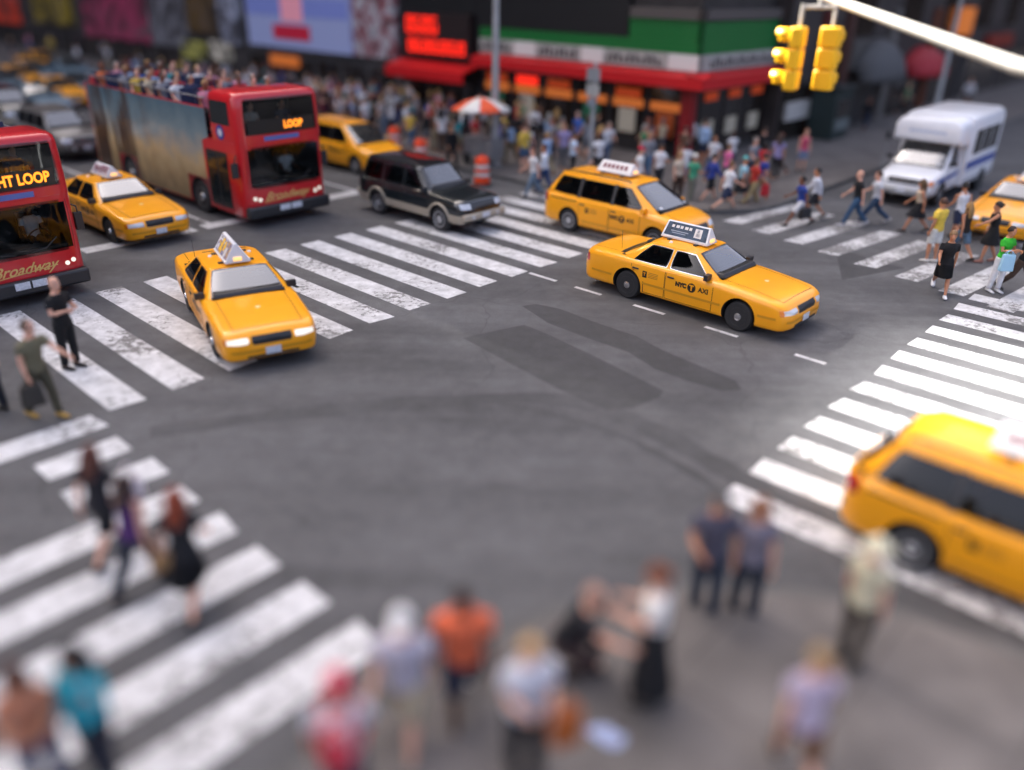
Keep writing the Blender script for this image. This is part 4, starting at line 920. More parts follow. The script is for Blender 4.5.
def hair_mesh(pose, female, style, yaw=0.):
    key = ('hair', pose, female, style, yaw)
    if key in _bodies: return _bodies[key]
    J = skeleton(pose, female); H = head_frame(J, R(yaw)); m = MB(); n = 18; k = 10; rows = []
    top = .012 if style in ('cap', 'hat') else .0
    for i in range(k+1):
        t = i/k; row = []
        for j in range(n):
            a = 2*math.pi*j/n; front = max(0, math.cos(a))
            lo = {'short': -.18, 'long': -.55, 'bun': -.25, 'cap': .22, 'hat': .1, 'thin': -.25}.get(style, -.2)
            lo = lo+front**.7*(.62 if style not in ('cap', 'hat') else .12)
            lat = lo+(math.pi/2-.05-lo)*t
            g = .012 if style in ('short', 'thin') else .018
            row.append(H(-.004+(.100+g)*math.cos(lat)*math.cos(a), (.082+g)*math.cos(lat)*math.sin(a), .140+(.122+g+top)*math.sin(lat)))
        rows.append(row)
    m.loft(rows)
    if style == 'long':
        m.tube([H(-.04, 0, .20), H(-.085, 0, .12), H(-.105, 0, .02), H(-.11, 0, -.08), H(-.105, 0, -.17), H(-.10, 0, -.22)], [(.07, .04), (.092, .045), (.10, .045), (.098, .038), (.075, .028), (.04, .014)], 14)
        for s in (-1, 1): m.tube([H(.0, s*.07, .19), H(.005, s*.088, .11), H(.0, s*.092, .02), H(.005, s*.092, -.08), H(.02, s*.085, -.16)], [.026, .034, .036, .032, .012], 8)
    if style == 'bun': m.ball(H(-.115, 0, .17), (.045, .045, .045), 10)
    if style == 'cap':
        m.tube([H(.085, 0, .185), H(.13, 0, .182), H(.175, 0, .172), H(.19, 0, .168)], [(.07, .008), (.075, .007), (.06, .006), (.03, .005)], 12)
    if style == 'hat':
        m.lathe([(.10, 0), (.17, -.012), (.172, -.008), (.11, .012)], H(0, 0, .165), 22)
    me = m.mesh('hair', [PH], 0); me.transform(Matrix.Translation((0, 0, J['dz']))); _bodies[key] = me; return me
def setm(o, m):
    if o.data.materials: o.material_slots[0].link = 'OBJECT'; o.material_slots[0].material = m
    return o
SK = dict(pale='#d9a48a', tan='#b97f5e', brown='#7a4a32', dark='#4a2a1c')
def person(loc, yaw, label, pose='stand', female=False, skin='pale', top=('tee', '#dddddd'), bottom=('trousers', '#23262e'), hair=('short', '#2a1a10'), hat=None, shoe='#26221f', h=1.74, fine=True, group=None, loose=0., head=0., glasses=False, cat='person'):
    b = setm(obj('person', body_mesh(pose, female, fine, head)), skin_m(SK[skin])); b.location = loc; b.rotation_euler = (0, 0, R(yaw)); sc = h/1.752; b.scale = (sc, sc, sc)
    tag(b, label, cat, group)
    if top: setm(obj({'tee': 'shirt', 'long': 'long_sleeved_top', 'tank': 'sleeveless_top', 'dress': 'dress_top'}[top[0]], cloth_mesh(top[0], pose, female, fine, loose), b), cloth(top[1]))
    if bottom: setm(obj({'longskirt': 'long_skirt'}.get(bottom[0], bottom[0]), cloth_mesh(bottom[0], pose, female, fine, loose), b), cloth(bottom[1]))
    if hair: setm(obj('hair', hair_mesh(pose, female, hair[0], head), b), hair_m(hair[1]))
    if hat: setm(obj(hat[0], hair_mesh(pose, female, hat[0], head), b), cloth(hat[1]))
    if shoe and fine:
        for me in shoe_mesh(pose, female): setm(obj('shoe', me, b), mat('shoe_'+shoe.strip('#'), shoe, rough=.6))
    if fine:
        key = ('face', pose, female, head, glasses)
        if key not in _bodies:
            J = skeleton(pose, female); H = head_frame(J, R(head)); e = []
            for s in (-1, 1):
                m = MB(); m.ball(H(.088, s*.034, .137), (.014, .014, .010), 10, 0); m.ball(H(.098, s*.034, .137), (.0065, .007, .007), 8, 1)
                m.tube([H(.093, s*.016, .158), H(.095, s*.034, .163), H(.084, s*.054, .156)], [.004, .0055, .004], 6, 1)
                me = m.mesh('eye', [mat('eye_white', '#cfc6bd', rough=.3), mat('eye_dark', '#1d120c', rough=.3)], 0); me.transform(Matrix.Translation((0, 0, J['dz']))); e.append(('eye', me))
            m = MB(); m.tube([H(.098, -.026, .062), H(.110, -.01, .064), H(.110, .01, .064), H(.098, .026, .062)], [.004, .0065, .0065, .004], 6); me = m.mesh('mouth', [mat('lips', '#8f4a42', rough=.5)], 0); me.transform(Matrix.Translation((0, 0, J['dz']))); e.append(('mouth', me))
            if glasses:
                m = MB(); 
                for s in (-1, 1): m.ball(H(.104, s*.034, .136), (.008, .028, .020), 10); m.tube([H(.10, s*.06, .142), H(.0, s*.088, .14)], .004, 6)
                me = m.mesh('sunglasses', [mat('sunglass_black', (.01, .01, .012), rough=.1)], 0); me.transform(Matrix.Translation((0, 0, J['dz']))); e.append(('sunglasses', me))
            _bodies[key] = e
        for nme, me in _bodies[key]: obj(nme, me, b)
    return b
def hand_of(o, pose, female, s, d=.07):
    """where a hand of a placed person is, in the world"""
    J = skeleton(pose, female); p = J['arm', s][2]+J['arm', s][3]*d+Vector((0, 0, J['dz'])); 
    return Matrix.Translation(o.location) @ Matrix.Rotation(o.rotation_euler.z, 4, 'Z') @ (p*o.scale.x)
def bag(kind, p, yaw, col, label, size=(.34, .12, .28), drop=.25):
    """a bag hanging by its straps from the point p"""
    o = empty('handbag' if kind == 'hand' else 'shoulder_bag', (p.x, p.y, p.z), yaw); w, d, h = size; m = MB()
    m.box((0, 0, -drop-h/2), (w, d, h), 0, None, (.86, .7)); b = m.build('bag_body', mat('bag_'+col.strip('#'), col, rough=.6, bump=.2, bscale=30), o, bevel=.03)
    for s in (-1, 1):
        m = MB(); m.tube([(-w*.3, s*d*.28, -drop-.02), (-w*.2, s*.02, -drop*.4), (0, s*.012, -.004), (w*.2, s*.02, -drop*.4), (w*.3, s*d*.28, -drop-.02)], .009, 6); m.build('strap', mat('bag_'+col.strip('#')), o)
    return tag(o, label, 'bag')

def backpack(o, pose, female, col, pat, label):
    """worn on the back of a placed person"""
    J = skeleton(pose, female); r = empty('backpack', o.location); r.rotation_euler = o.rotation_euler; r.scale = o.scale
    c = J['up'](-.20, 0, 1.22)+Vector((0, 0, J['dz'])); rot = Matrix.Rotation(R(POSES[pose].get('lean', 0)), 3, 'Y')
    m = MB(); m.box(c, (.17, .30, .44), 0, rot, (.75, .8)); b = m.build('pack_body', patchwork_mat('pack_pattern', [col, col, pat, col], 6, .7), r, bevel=.05)
    m = MB(); m.box(c+rot @ Vector((-.10, 0, -.08)), (.07, .24, .2), 0, rot, (.7, .9)); m.build('pocket', cloth(col), b, bevel=.03)
    for s in (-1, 1):
        m = MB(); m.tube([J['up'](-.10, s*.10, 1.40)+Vector((0, 0, J['dz'])), J['up'](-.02, s*.115, 1.475)+Vector((0, 0, J['dz'])), J['up'](.08, s*.12, 1.42)+Vector((0, 0, J['dz'])), J['up'](.135, s*.12, 1.28)+Vector((0, 0, J['dz'])), J['up'](.06, s*.19, 1.1)+Vector((0, 0, J['dz'])), J['up'](-.1, s*.15, 1.04)+Vector((0, 0, J['dz']))], [(.03, .012)]*6, 8); m.build('strap', cloth(col), r)
    return tag(r, label, 'backpack')
# ---------------------------------------------------------------- the ground: road, crosswalks, pavements
ROAD = asphalt_mat('asphalt', .071, .104); PATCH = asphalt_mat('asphalt_patch', .038, .054, .3, False); PAINT = paint_mat('road_paint', .70, .92); PAINT2 = paint_mat('road_paint_worn', .66, 1.2)
PAVE = concrete_mat('pavement_concrete', (.135, .122, .114)); KERB = mat('kerb_stone', (.10, .098, .095), rough=.8, var=.3, vscale=2)
def sheet(name, polys, z, m, kind='structure'):
    mb = MB()
    for p in polys: mb.add([(q.x, q.y, z) for q in p], [tuple(range(len(p)))], 0, False)
    return tag(mb.build(name, m, sharp=0), kind=kind)
sheet('road', [[Vector((-420, -200, 0)), Vector((420, -200, 0)), Vector((420, 520, 0)), Vector((-420, 520, 0))]], 0, ROAD)
def quad(a0, a1, b0, b1): return [AB(a0, b0), AB(a1, b0), AB(a1, b1), AB(a0, b1)]
def wob(v): return v+rnd.uniform(-.05, .05)
cw = []
for k in range(17):
    b = 4.62+1.13*k; cw.append([AB(wob(-19.35), b), AB(wob(-13.35), b-.06), AB(wob(-13.35), b+.58), AB(wob(-19.35), b+.62)])
sheet('crosswalk_avenue', cw, .004, PAINT)
cw = []
for k in range(13):
    b = 9.5+1.0*k; cw.append([AB(wob(-4.5), b), AB(wob(1.9), b+.05), AB(wob(1.9), b+.62), AB(wob(-4.5), b+.55)])
sheet('crosswalk_downtown', cw, .004, PAINT)
cw = []
for k in range(8):
    a = -5.95-1.03*k; b0 = 3.0 if k in (5, 6) else -1.2; cw.append([AB(a-.29, wob(b0)), AB(a+.29, wob(b0)), AB(a+.29, wob(4.3)), AB(a-.29, wob(4.3))])
sheet('crosswalk_side_street', cw, .004, PAINT)
cw = []
for k in range(8):
    a = -12.1+1.2*k; b0 = 23.7-.29*(a+12.2); cw.append([AB(a-.3, b0+wob(0)), AB(a+.3, b0+wob(0)), AB(a+.75, b0+3.7), AB(a+.15, b0+3.7+wob(0))])
sheet('crosswalk_far_side_street', cw, .0055, PAINT2)
sheet('stop_line', [quad(-23.1, -22.55, 8.0, 11.2), quad(-23.1, -22.55, 11.5, 14.6), quad(-23.6, -23.05, 15.6, 22.4), quad(-2.6, 2.0, 20.6, 20.95), quad(-6.5, -3.2, 27.6, 28.1)], .006, PAINT)
ln = []
for bb in (11.85, 17.65):
    ln += [quad(-36, -23.1, bb-.06, bb+.06)]+[quad(-130+9*k, -127+9*k, bb-.06, bb+.06) for k in range(10)]
ln += [quad(-120, -23.1, 7.95, 8.07)]
for a0, a1 in ((-13.25, -12.35), (-11.75, -10.95), (-10.0, -9.15), (-8.1, -7.3), (-6.0, -5.35)): ln.append(quad(a0, a1, 15.24, 15.35))
ln += [quad(-17.0, -16.4, 10.4, 10.5)]
sheet('lane_marking', ln, .004, PAINT)
sheet('asphalt_patch', [[at(463, 338), at(494, 331), at(524, 325), at(545, 333), at(600, 359), at(640, 379), at(664, 391), at(658, 398), at(632, 408), at(606, 410), at(560, 390), at(500, 358)], [at(522, 306), at(536, 304), at(560, 309), at(600, 324), at(636, 336), at(662, 350), at(700, 366), at(736, 381), at(742, 390), at(722, 391), at(690, 382), at(655, 369), at(628, 352), at(590, 339), at(548, 323)], [at(835, 247), at(880, 262), at(905, 268), at(842, 280)]], .002, PATCH)
def tar_band(pts, w):
    P = [at(*q) for q in pts]; C = [Vector(c) for c in catmull([tuple(p) for p in P], 6)]; L_, R_ = [], []
    for i, c in enumerate(C):
        t = (C[min(i+1, len(C)-1)]-C[max(i-1, 0)]).normalized(); n = Vector((-t.y, t.x, 0)); k = w/2*(.8+.4*rnd.random()); L_.append(c+n*k); R_.append(c-n*k)
    return [L_[i:i+2]+R_[i:i+2][::-1] for i in range(len(C)-1)]
BAND = asphalt_mat('asphalt_band', .048, .072, .3, False)
sheet('tar_band', tar_band([(150, 432), (290, 414), (420, 403), (560, 399), (640, 424), (705, 458), (790, 508), (860, 548)], .46), .0015, BAND)
sheet('tar_band', tar_band([(480, 398), (600, 428), (690, 472), (760, 520)], .16), .0012, BAND)
def rpoly(a0, a1, b0, b1, corner, r, ins=0., n=12):
    """a block of pavement with one rounded corner, as (a, b) outline"""
    pts = []
    for ca, cb in ((a0, b0), (a1, b0), (a1, b1), (a0, b1)):
        if (ca, cb) == corner:
            sa = 1 if ca == a0 else -1; sb = 1 if cb == b0 else -1; c = (ca+sa*r, cb+sb*r); arc = []
            for i in range(n+1):
                t = math.pi/2*i/n; arc.append((c[0]-sa*r*math.cos(t), c[1]-sb*r*math.sin(t)))
            if (ca == a0) == (cb == b0): pts += arc
            else: pts += arc[::-1]
        else: pts.append((ca, cb))
    return pts
def pavement(name, a0, a1, b0, b1, corner, r):
    o = rpoly(a0, a1, b0, b1, corner, r); k = .16
    sa = corner[0] == a0; sb = corner[1] == b0
    i = rpoly(a0+(k if sa else 0), a1-(0 if sa else k), b0+(k if sb else 0), b1-(0 if sb else k), (a0+k if sa else a1-k, b0+k if sb else b1-k), r-k)
    P = [AB(*q) for q in o]; Q = [AB(*q) for q in i]; m = MB()
    m.prism([(p.x, p.y) for p in P], -.05, .13, 0); m.add([(p.x, p.y, .134) for p in Q], [tuple(range(len(Q)))], 1, False)
    return tag(m.build(name, [KERB, PAVE], sharp=0), kind='structure')
pavement('pavement_shops', -140, -11.9, 22.8, 130, (-11.9, 22.8), 4.2)
pavement('pavement_foreground', -5.0, 60, -60, 9.1, (-5.0, 9.1), 5.0)
pavement('pavement_near_corner', -140, -15.2, -60, 2.4, (-15.2, 2.4), 3.0)
pavement('pavement_right_corner', -1.6, 70, 23.5, 130, (-1.6, 23.5), 3.0)
mb = MB()
for (px, py) in ((600, 733), (612, 741)):
    p = at(px, py, .14); mb.add([p+Vector((.13*math.cos(a)*(1+.2*math.sin(3*a)), .09*math.sin(a), .012+.01*math.sin(2*a))) for a in [2*math.pi*i/10 for i in range(10)]], [tuple(range(10))], 0, False)
tag(mb.build('litter', mat('litter_blue', '#9aa6c8', rough=.6), sharp=0), 'crumpled pale blue litter lying on the near pavement', 'litter')

# ---------------------------------------------------------------- buildings along the far pavement
def bld(name, label, a0, a1, b0, b1, h, m, z0=.1):
    r = empty(name, AB((a0+a1)/2, b0, 0)); r['label'] = label; r['category'] = 'building'
    w = MB(); w.prism([tuple(AB(*q)[:2]) for q in ((a0, b0), (a1, b0), (a1, b1), (a0, b1))], z0, h)
    o = w.build('wall', m, None, sharp=0); attach(o, r); return r
def attach(o, r):
    o.parent = r; o.matrix_parent_inverse = Matrix.Translation(-r.location); return o
def fbox(r, name, m, a0, a1, z0, z1, b, out=.15, inn=.0, bevel=0):
    """panel on the front that faces the avenue"""
    q = MB(); q.prism([tuple(AB(*t)[:2]) for t in ((a0, b-out), (a1, b-out), (a1, b-inn), (a0, b-inn))], z0, z1); return attach(q.build(name, m, None, sharp=0), r)
def sbox(r, name, m, b0, b1, z0, z1, a, out=.15, inn=.0):
    """panel on the front that faces the side street"""
    q = MB(); q.prism([tuple(AB(*t)[:2]) for t in ((a+inn, b0), (a+out, b0), (a+out, b1), (a+inn, b1))], z0, z1); return attach(q.build(name, m, None, sharp=0), r)
B1 = 31.0; A1 = -18.3
WALLD = mat('dark_facade', (.03, .026, .025), rough=.5, var=.4, vscale=1.2); GREEN = mat('shop_green', '#0c6c2c', rough=.45); SIGNW = mat('sign_band_white', '#a9aaa2', rough=.5, var=.2, vscale=4); AWN = mat('awning_red', '#c80a14', rough=.5); SHOPG = mat('shop_window', (.02, .015, .012), rough=.08, spec=.9)
NEON = mat('neon_red', '#ff2a18', emit=.17); NEONO = mat('neon_orange', '#e0501a', emit=.025); DKSIGN = mat('sign_letter_dark', '#2a2d30', rough=.6)
WARM = mat('lit_shop_interior', '#7a3a1a', emit=.06, ecol='#ff8a3a')
r = bld('corner_shop', 'corner shop with green fascia, white lettered band and long red awning', -30.35, A1, B1, 37.3, 26, WALLD)
fbox(r, 'upper_cladding', mat('black_cladding', (.012, .012, .013), rough=.35), -30.3, -21.6, 4.75, 9, B1, .25)
fbox(r, 'green_fascia', GREEN, -30.3, A1+.2, 4.25, 4.74, B1, .22); fbox(r, 'green_fascia', GREEN, -21.55, A1+.2, 4.745, 5.5, B1, .22)
sbox(r, 'green_fascia', GREEN, B1-.22, 37.3, 4.25, 5.45, A1, .2); fbox(r, 'cornice', mat('stone_tan', (.10, .085, .075), rough=.8), -21.5, A1+.3, 5.505, 5.9, B1, .35); sbox(r, 'cornice', mat('stone_tan'), B1-.35, 37.3, 5.5, 5.9, A1, .3)
s1 = fbox(r, 'sign_band', SIGNW, -30.3, A1+.25, 3.6, 4.24, B1, .26); s2 = sbox(r, 'sign_band', SIGNW, B1-.26, 37.3, 3.6, 4.24, A1, .25)
fbox(r, 'sign_panel', mat('sign_white', '#dcdcd4', rough=.5), -28.0, -26.7, 3.62, 4.22, B1, .28, .261); fbox(r, 'sign_panel', mat('sign_white'), -24.0, -22.8, 3.62, 4.22, B1, .28, .261); fbox(r, 'sign_panel', mat('sign_white'), A1-1.2, A1+.2, 3.62, 4.22, B1, .28, .261)
for lo_, hi_ in ((-30.2, -28.1), (-26.5, -24.15), (-22.65, -19.7)):
    for k in range(int((hi_-lo_)/.29)):
        a = lo_+.29*k; fbox(r, 'sign_letter', DKSIGN, a, a+.16, 3.72, 3.95+.14*(k % 3 > 0), B1, .275, .261)
for k in range(18):
    b = B1+.6+.33*k; sbox(r, 'sign_letter', DKSIGN, b, b+.17, 3.72, 3.95+.14*(k % 3 > 0), A1, .265, .251)
def awning(r, name, m, p0, p1, out, z0, z1, lip=.28):
    """sloping canopy between two points along a front; out points away from the wall"""
    q = MB(); p0, p1, out = Vector(p0), Vector(p1), Vector(out); Z = Vector((0, 0, 1))
    pr = [(0, z1), (1, z0+lip), (1, z0), (.96, z0), (.96, z0+lip-.03), (0, z1-.05)]
    q.loft([[p+out*x+Z*z for x, z in pr] for p in (p0, p1)], smooth=False)
    return attach(q.build(name, m, None, sharp=0), r)
awning(r, 'awning', AWN, AB(-30.3, B1), AB(A1+.9, B1), -E2*.9, 3.0, 3.58, .42); awning(r, 'awning', AWN, AB(A1, B1-.9), AB(A1, 37.3), E1*.9, 3.0, 3.58, .42)
for k in range(6):
    a0 = -30.2+1.95*k; w = fbox(r, 'shop_window', SHOPG, a0+.1, a0+1.8, .7, 2.9, B1, .06, .0)
    fbox(r, 'window_frame', TRIM, a0-.05, a0+.08, .2, 2.98, B1, .12)
    if k in (0, 1, 2, 4): fbox(r, 'neon_sign', NEONO if k != 1 else NEON, a0+.3, a0+1.6, 2.35, 2.72, B1, .12, .07)
    fbox(r, 'lit_display', WARM, a0+.15, a0+1.75, 1.95, 2.3, B1, .075, .061)
    if k in (0, 1, 3, 4, 5): fbox(r, 'window_poster', mat(['poster_green', 'poster_cream', 'poster_orange'][k % 3], ['#1f6a48', '#c4b9a0', '#b3501c'][k % 3], rough=.6), a0+.5, a0+1.4, .9, 1.9, B1, .1, .065)
fbox(r, 'corner_pillar', mat('pillar_red', '#8f1016', rough=.5), A1-.5, A1+.02, .14, 3.0, B1, .12, -.3)
for k in range(3):
    b0 = B1+.5+2.0*k; sbox(r, 'shop_window', SHOPG, b0, b0+1.7, .5, 2.9, A1, .06); sbox(r, 'neon_sign', NEONO, b0+.3, b0+1.3, 2.4, 2.75, A1, .12, .07)
    sbox(r, 'window_poster', mat('poster_cream'), b0+.3, b0+1.2, .9, 1.6, A1, .1, .065)
# theatre front with the neon sign
r = bld('neon_front_building', 'black shopfront with a big red neon sign above a red canopy', -36.4, -30.4, B1, 45, 24, mat('black_cladding'))
sg = fbox(r, 'neon_board', mat('sign_dark', (.02, .012, .012), rough=.4), -35.7, -30.9, 3.15, 5.25, B1, .35)
q = MB()
for row, (z0, h) in enumerate(((4.25, .8), (3.35, .6))):
    for k in range(7):
        a = -35.5+.62*k+.1*row
        if row == 0 and k > 3: continue
        for (x0, x1, y0, y1) in ((0, .1, 0, h), (.1, .4, h-.12, h), (.1, .4, .0, .1), (.34, .44, .0, h*.6 if k % 2 else h)):
            q.prism([tuple(AB(*t)[:2]) for t in ((a+x0, B1-.42), (a+x1, B1-.42), (a+x1, B1-.36), (a+x0, B1-.36))], z0+y0, z0+y1)
attach(q.build('neon_tubes', NEON, None, sharp=0), sg)
awning(r, 'awning', mat('awning_red'), AB(-36.3, B1), AB(-30.45, B1), -E2*1.3, 2.15, 2.95, .5)
fbox(r, 'shop_window', SHOPG, -36.0, -33.8, .5, 2.1, B1, .06); fbox(r, 'shop_window', SHOPG, -33.2, -31.0, .5, 2.1, B1, .06)
# billboard building
r = bld('billboard_building', 'grey building carrying a wide white and blue billboard with red lettering', -51.9, -36.5, B1, 50, 30, mat('facade_grey', (.06, .055, .055), rough=.6, var=.4, vscale=1))
bb = fbox(r, 'billboard', mat('billboard_white', '#8f98bf', rough=.4, emit=.025), -50.7, -40.2, 2.8, 6.0, B1, .5)
fbox(r, 'billboard_stripe', mat('billboard_blue', '#7480bd', rough=.4, emit=.025), -50.6, -40.3, 4.6, 5.6, B1, .52, .501)
fbox(r, 'billboard_emblem', mat('billboard_pink', '#e89aa8', rough=.4, emit=.025), -46.8, -44.6, 4.3, 5.9, B1, .54, .521); fbox(r, 'billboard_emblem', mat('billboard_red', '#b5203a', rough=.4, emit=.025), -47.8, -44.0, 3.3, 4.1, B1, .54, .501)
fbox(r, 'poster_wall', patchwork_mat('poster_wall', ['#6d6d70', '#b9b9bd', '#8a4a50', '#55585a'], 1.2), -40.4, -36.6, 2.8, 6.2, B1, .3)
for k in range(6): fbox(r, 'shop_window', SHOPG, -51.6+2.5*k, -49.6+2.5*k, .4, 2.2, B1, .06)
fbox(r, 'lit_panel', WARM, -49, -46, 1.7, 2.3, B1, .2, .07)
# far row of fronts
r = bld('far_shopfront_row', 'distant dark row of fronts with magenta, yellow and grey sign panels', -118, -52.0, B1, 50, 32, mat('facade_brown', (.05, .042, .04), rough=.7, var=.5, vscale=.7))
for nme, cc, a0, a1, z0, z1, em in (('sign_panel', '#8c3050', -76, -64.7, 2.0, 5.4, .25), ('sign_panel', '#8f7a24', -86.5, -78.7, 2.6, 5.6, .15), ('sign_panel', '#77777e', -64.3, -59, 2.0, 5.4, .1), ('sign_panel', '#5a4420', -58.6, -54.6, 3.2, 6.2, .1), ('sign_panel', '#c33a22', -100, -91, 2.2, 6.5, .3), ('sign_panel', '#9a9fb4', -54.4, -52.2, 2.6, 6, .2), ('lit_panel', '#b7b45a', -60, -57.2, 1.4, 2.5, .3), ('lit_panel', '#d0c8b8', -56, -53.8, 1.5, 2.7, .3)):
    fbox(r, nme, patchwork_mat('panel_'+cc.strip('#'), [cc, '#2a2628', cc, '#4a4448'], .45, .5, em*.12), a0, a1, z0, z1, B1, .4)
for k in range(18): fbox(r, 'shop_window', SHOPG, -117.5+3.5*k, -115+3.5*k, .4, 1.9, B1, .06)
# towers added to shade the junction; sun clears only the lowest, at near right
bld('sun_block_tower', 'tall dark tower added behind the shopfronts to block the sun', -165, -125, 18.9, 150, 185, mat('facade_brown'))
bld('sun_block_tower', 'lower dark tower added to let sun past onto the junction', -165, -125, 11.3, 18.85, 88.0, mat('facade_grey'))
bld('sun_block_tower', 'tall dark tower added left of the avenue to block the sun', -165, -125, -150, 11.25, 185, mat('facade_sidestreet', (.045, .034, .03), rough=.7, var=.5, vscale=.8))
# fronts along the side street
A2 = -17.6
r = bld('side_street_row', 'brown side street row with grey and red domed awnings over dark doorways', -40, A2, 37.4, 95, 28, mat('facade_sidestreet', (.045, .034, .03), rough=.7, var=.5, vscale=.8))
for b0, b1, z0, z1, m in ((37.6, 40.5, .2, 3.0, SHOPG), (41.3, 43.2, .14, 3.2, SHOPG), (44.6, 48.6, .14, 2.5, mat('shutter_dark', (.02, .018, .018), rough=.5)), (51.5, 55.5, .14, 2.0, SHOPG), (58, 62, .14, 2.6, SHOPG), (65, 72, .14, 2.6, SHOPG), (75, 85, .14, 3, SHOPG)): sbox(r, 'doorway', m, b0, b1, z0, z1, A2, .06)
for b0, cc in ((40.7, '#5a201c'), (43.4, '#4a2a20'), (49.5, '#6a6661'), (56.3, '#6e3a20'), (63, '#3c3a3a')): sbox(r, 'pilaster', mat('pil_'+cc.strip('#'), cc, rough=.7), b0, b0+.7, .14, 5.8, A2, .25)
for k in range(7): sbox(r, 'upper_window', SHOPG, 44+7*k, 47+7*k, 4.6, 7.0, A2, .06)
sbox(r, 'sign_panel', mat('panel_grey', '#55524e', rough=.6), 44.3, 49.2, 3.0, 4.4, A2, .3); sbox(r, 'sign_panel', mat('panel_white', '#b9b6b0', rough=.6), 38, 40.4, 1.1, 1.9, A2, .2, .07); sbox(r, 'sign_panel', mat('panel_orange', '#c06a2a', rough=.5, emit=.1), 60, 63, 4.2, 5.8, A2, .4); sbox(r, 'sign_panel', mat('panel_red', '#8c2a1a'), 68, 74, 3.2, 4.0, A2, .4)
def dome(r, m, b0, b1, a, z0, h, out):
    q = MB(); rows = []
    for i in range(9):
        t = math.pi/2*i/8; row = []
        for j in range(13):
            s = j/12; b = b0+(b1-b0)*s; rr_ = math.sin(math.pi*min(1, max(0, s))*.98+.03)**.35
            row.append(AB(a+.02+out*math.cos(t)*rr_, b, z0+h*math.sin(t)*rr_))
        rows.append(row)
    q.grid(rows); o = q.build('domed_awning', m, None); sd_ = o.modifiers.new('thickness', 'SOLIDIFY'); sd_.thickness = .03; return attach(o, r)
dome(r, mat('awning_grey', '#4f4f50', rough=.7), 44.6, 49.6, A2+.31, 2.4, 2.0, 1.6); dome(r, mat('awning_darkred', '#a01422', rough=.6), 52.5, 57.5, A2, 2.2, 1.6, 1.7)
bld('side_street_end_building', 'tall dark building at the far end of the side street', -60, 60, 135, 150, 40, mat('facade_sidestreet'))

# ---------------------------------------------------------------- street furniture
def lamp_post():
    p = AB(-22.9, 24.1, .13); r = empty('lamp_post', p)
    m = MB(); m.lathe([(.30, 0), (.30, .08), (.22, .12), (.20, .75), (.16, .85)], n=16); m.build('base', GALV, r)
    m = MB(); m.lathe([(.15, .85), (.13, 5), (.10, 9.2)], n=16); m.build('pole', GALV, r)
    d = -E2; m = MB(); m.tube([Vector((0, 0, 8.9)), Vector((0, 0, 9.3))+d*.5, Vector((0, 0, 9.6))+d*1.4, Vector((0, 0, 9.65))+d*2.4], [.06, .055, .05, .045], 8); a = m.build('arm', GALV, r)
    m = MB(); m.tube([Vector((0, 0, 9.62))+d*2.3, Vector((0, 0, 9.62))+d*2.6, Vector((0, 0, 9.6))+d*3.1], [(.09, .06), (.17, .09), (.08, .04)], 12); m.build('lamp_head', GALV, a)
    tag(r, 'tall grey lamp post standing at the kerb beside the striped drum', 'lamp post')
lamp_post()
p = AB(-19.9, 26.4, .13); r = empty('sign_post', p, YAW); m = MB(); m.lathe([(.10, 0), (.10, .3), (.075, .35), (.07, 3.9), (.004, 3.95)], n=14); m.build('pole', GALV, r)
for k, (z, w, h, cc) in enumerate(((3.5, .62, .5, '#8a8f92'), (2.95, .6, .45, '#a4a6a2'), (2.5, .42, .34, '#7d8790'))):
    m = MB(); m.box((.0, -.10, z), (w, .02, h)); m.box((0, -.085, z), (.05, .04, h*.8), 1); s = m.build('sign_plate', [mat('plate_'+cc.strip('#'), cc, rough=.5, var=.25, vscale=6), STEEL], r, bevel=.01)
tag(r, 'grey post with a stack of small sign plates before the shop awning', 'sign post')
p = AB(-12.9, 44.5, .13); r = empty('lamp_post', p); m = MB(); m.lathe([(.2, 0), (.2, .5), (.12, .7), (.09, 7)], n=14); m.build('pole', GALV, r)
m = MB(); m.tube([(0, 0, 6.9), Vector((0, 0, 7.3))+E1*.6, Vector((0, 0, 7.45))+E1*1.8], [.06, .05, .04], 8); m.build('arm', GALV, r); tag(r, 'grey lamp post behind the white shuttle bus', 'lamp post')
def drum(px, py, label, z=0.):
    p = at(px, py, z); r = empty('traffic_drum', p)
    OR = mat('drum_orange', '#e8450c', rough=.45); WB = mat('drum_white', '#cfcdc8', rough=.4)
    m = MB(); m.lathe([(.34, 0), (.36, .03), (.34, .08), (.30, .10)], n=22); m.build('rubber_base', BLACK, r)
    m = MB(); m.lathe([(.29, .10), (.275, .34)], n=22, m=0, caps=False); m.lathe([(.272, .34), (.268, .48)], n=22, m=1, caps=False); m.lathe([(.268, .48), (.26, .62)], n=22, m=0, caps=False); m.lathe([(.255, .62), (.25, .76)], n=22, m=1, caps=False); m.lathe([(.25, .76), (.235, .96), (.20, 1.0), (.004, 1.01)], n=22, m=0); m.build('drum_body', [OR, WB], r)
    m = MB(); m.tube([(-.07, 0, 1.0), (-.06, 0, 1.08), (.06, 0, 1.08), (.07, 0, 1.0)], .018, 8); m.build('handle', OR, r)
    tag(r, label, 'traffic drum', 'orange traffic drums by the kerb'); return r
drum(482, 185, 'orange and white striped traffic drum next to the tall lamp post'); drum(421, 166, 'orange traffic drum right behind the roof of the dark SUV'); drum(395, 152, 'orange traffic drum beyond the bonnet of the taxi behind the SUV')
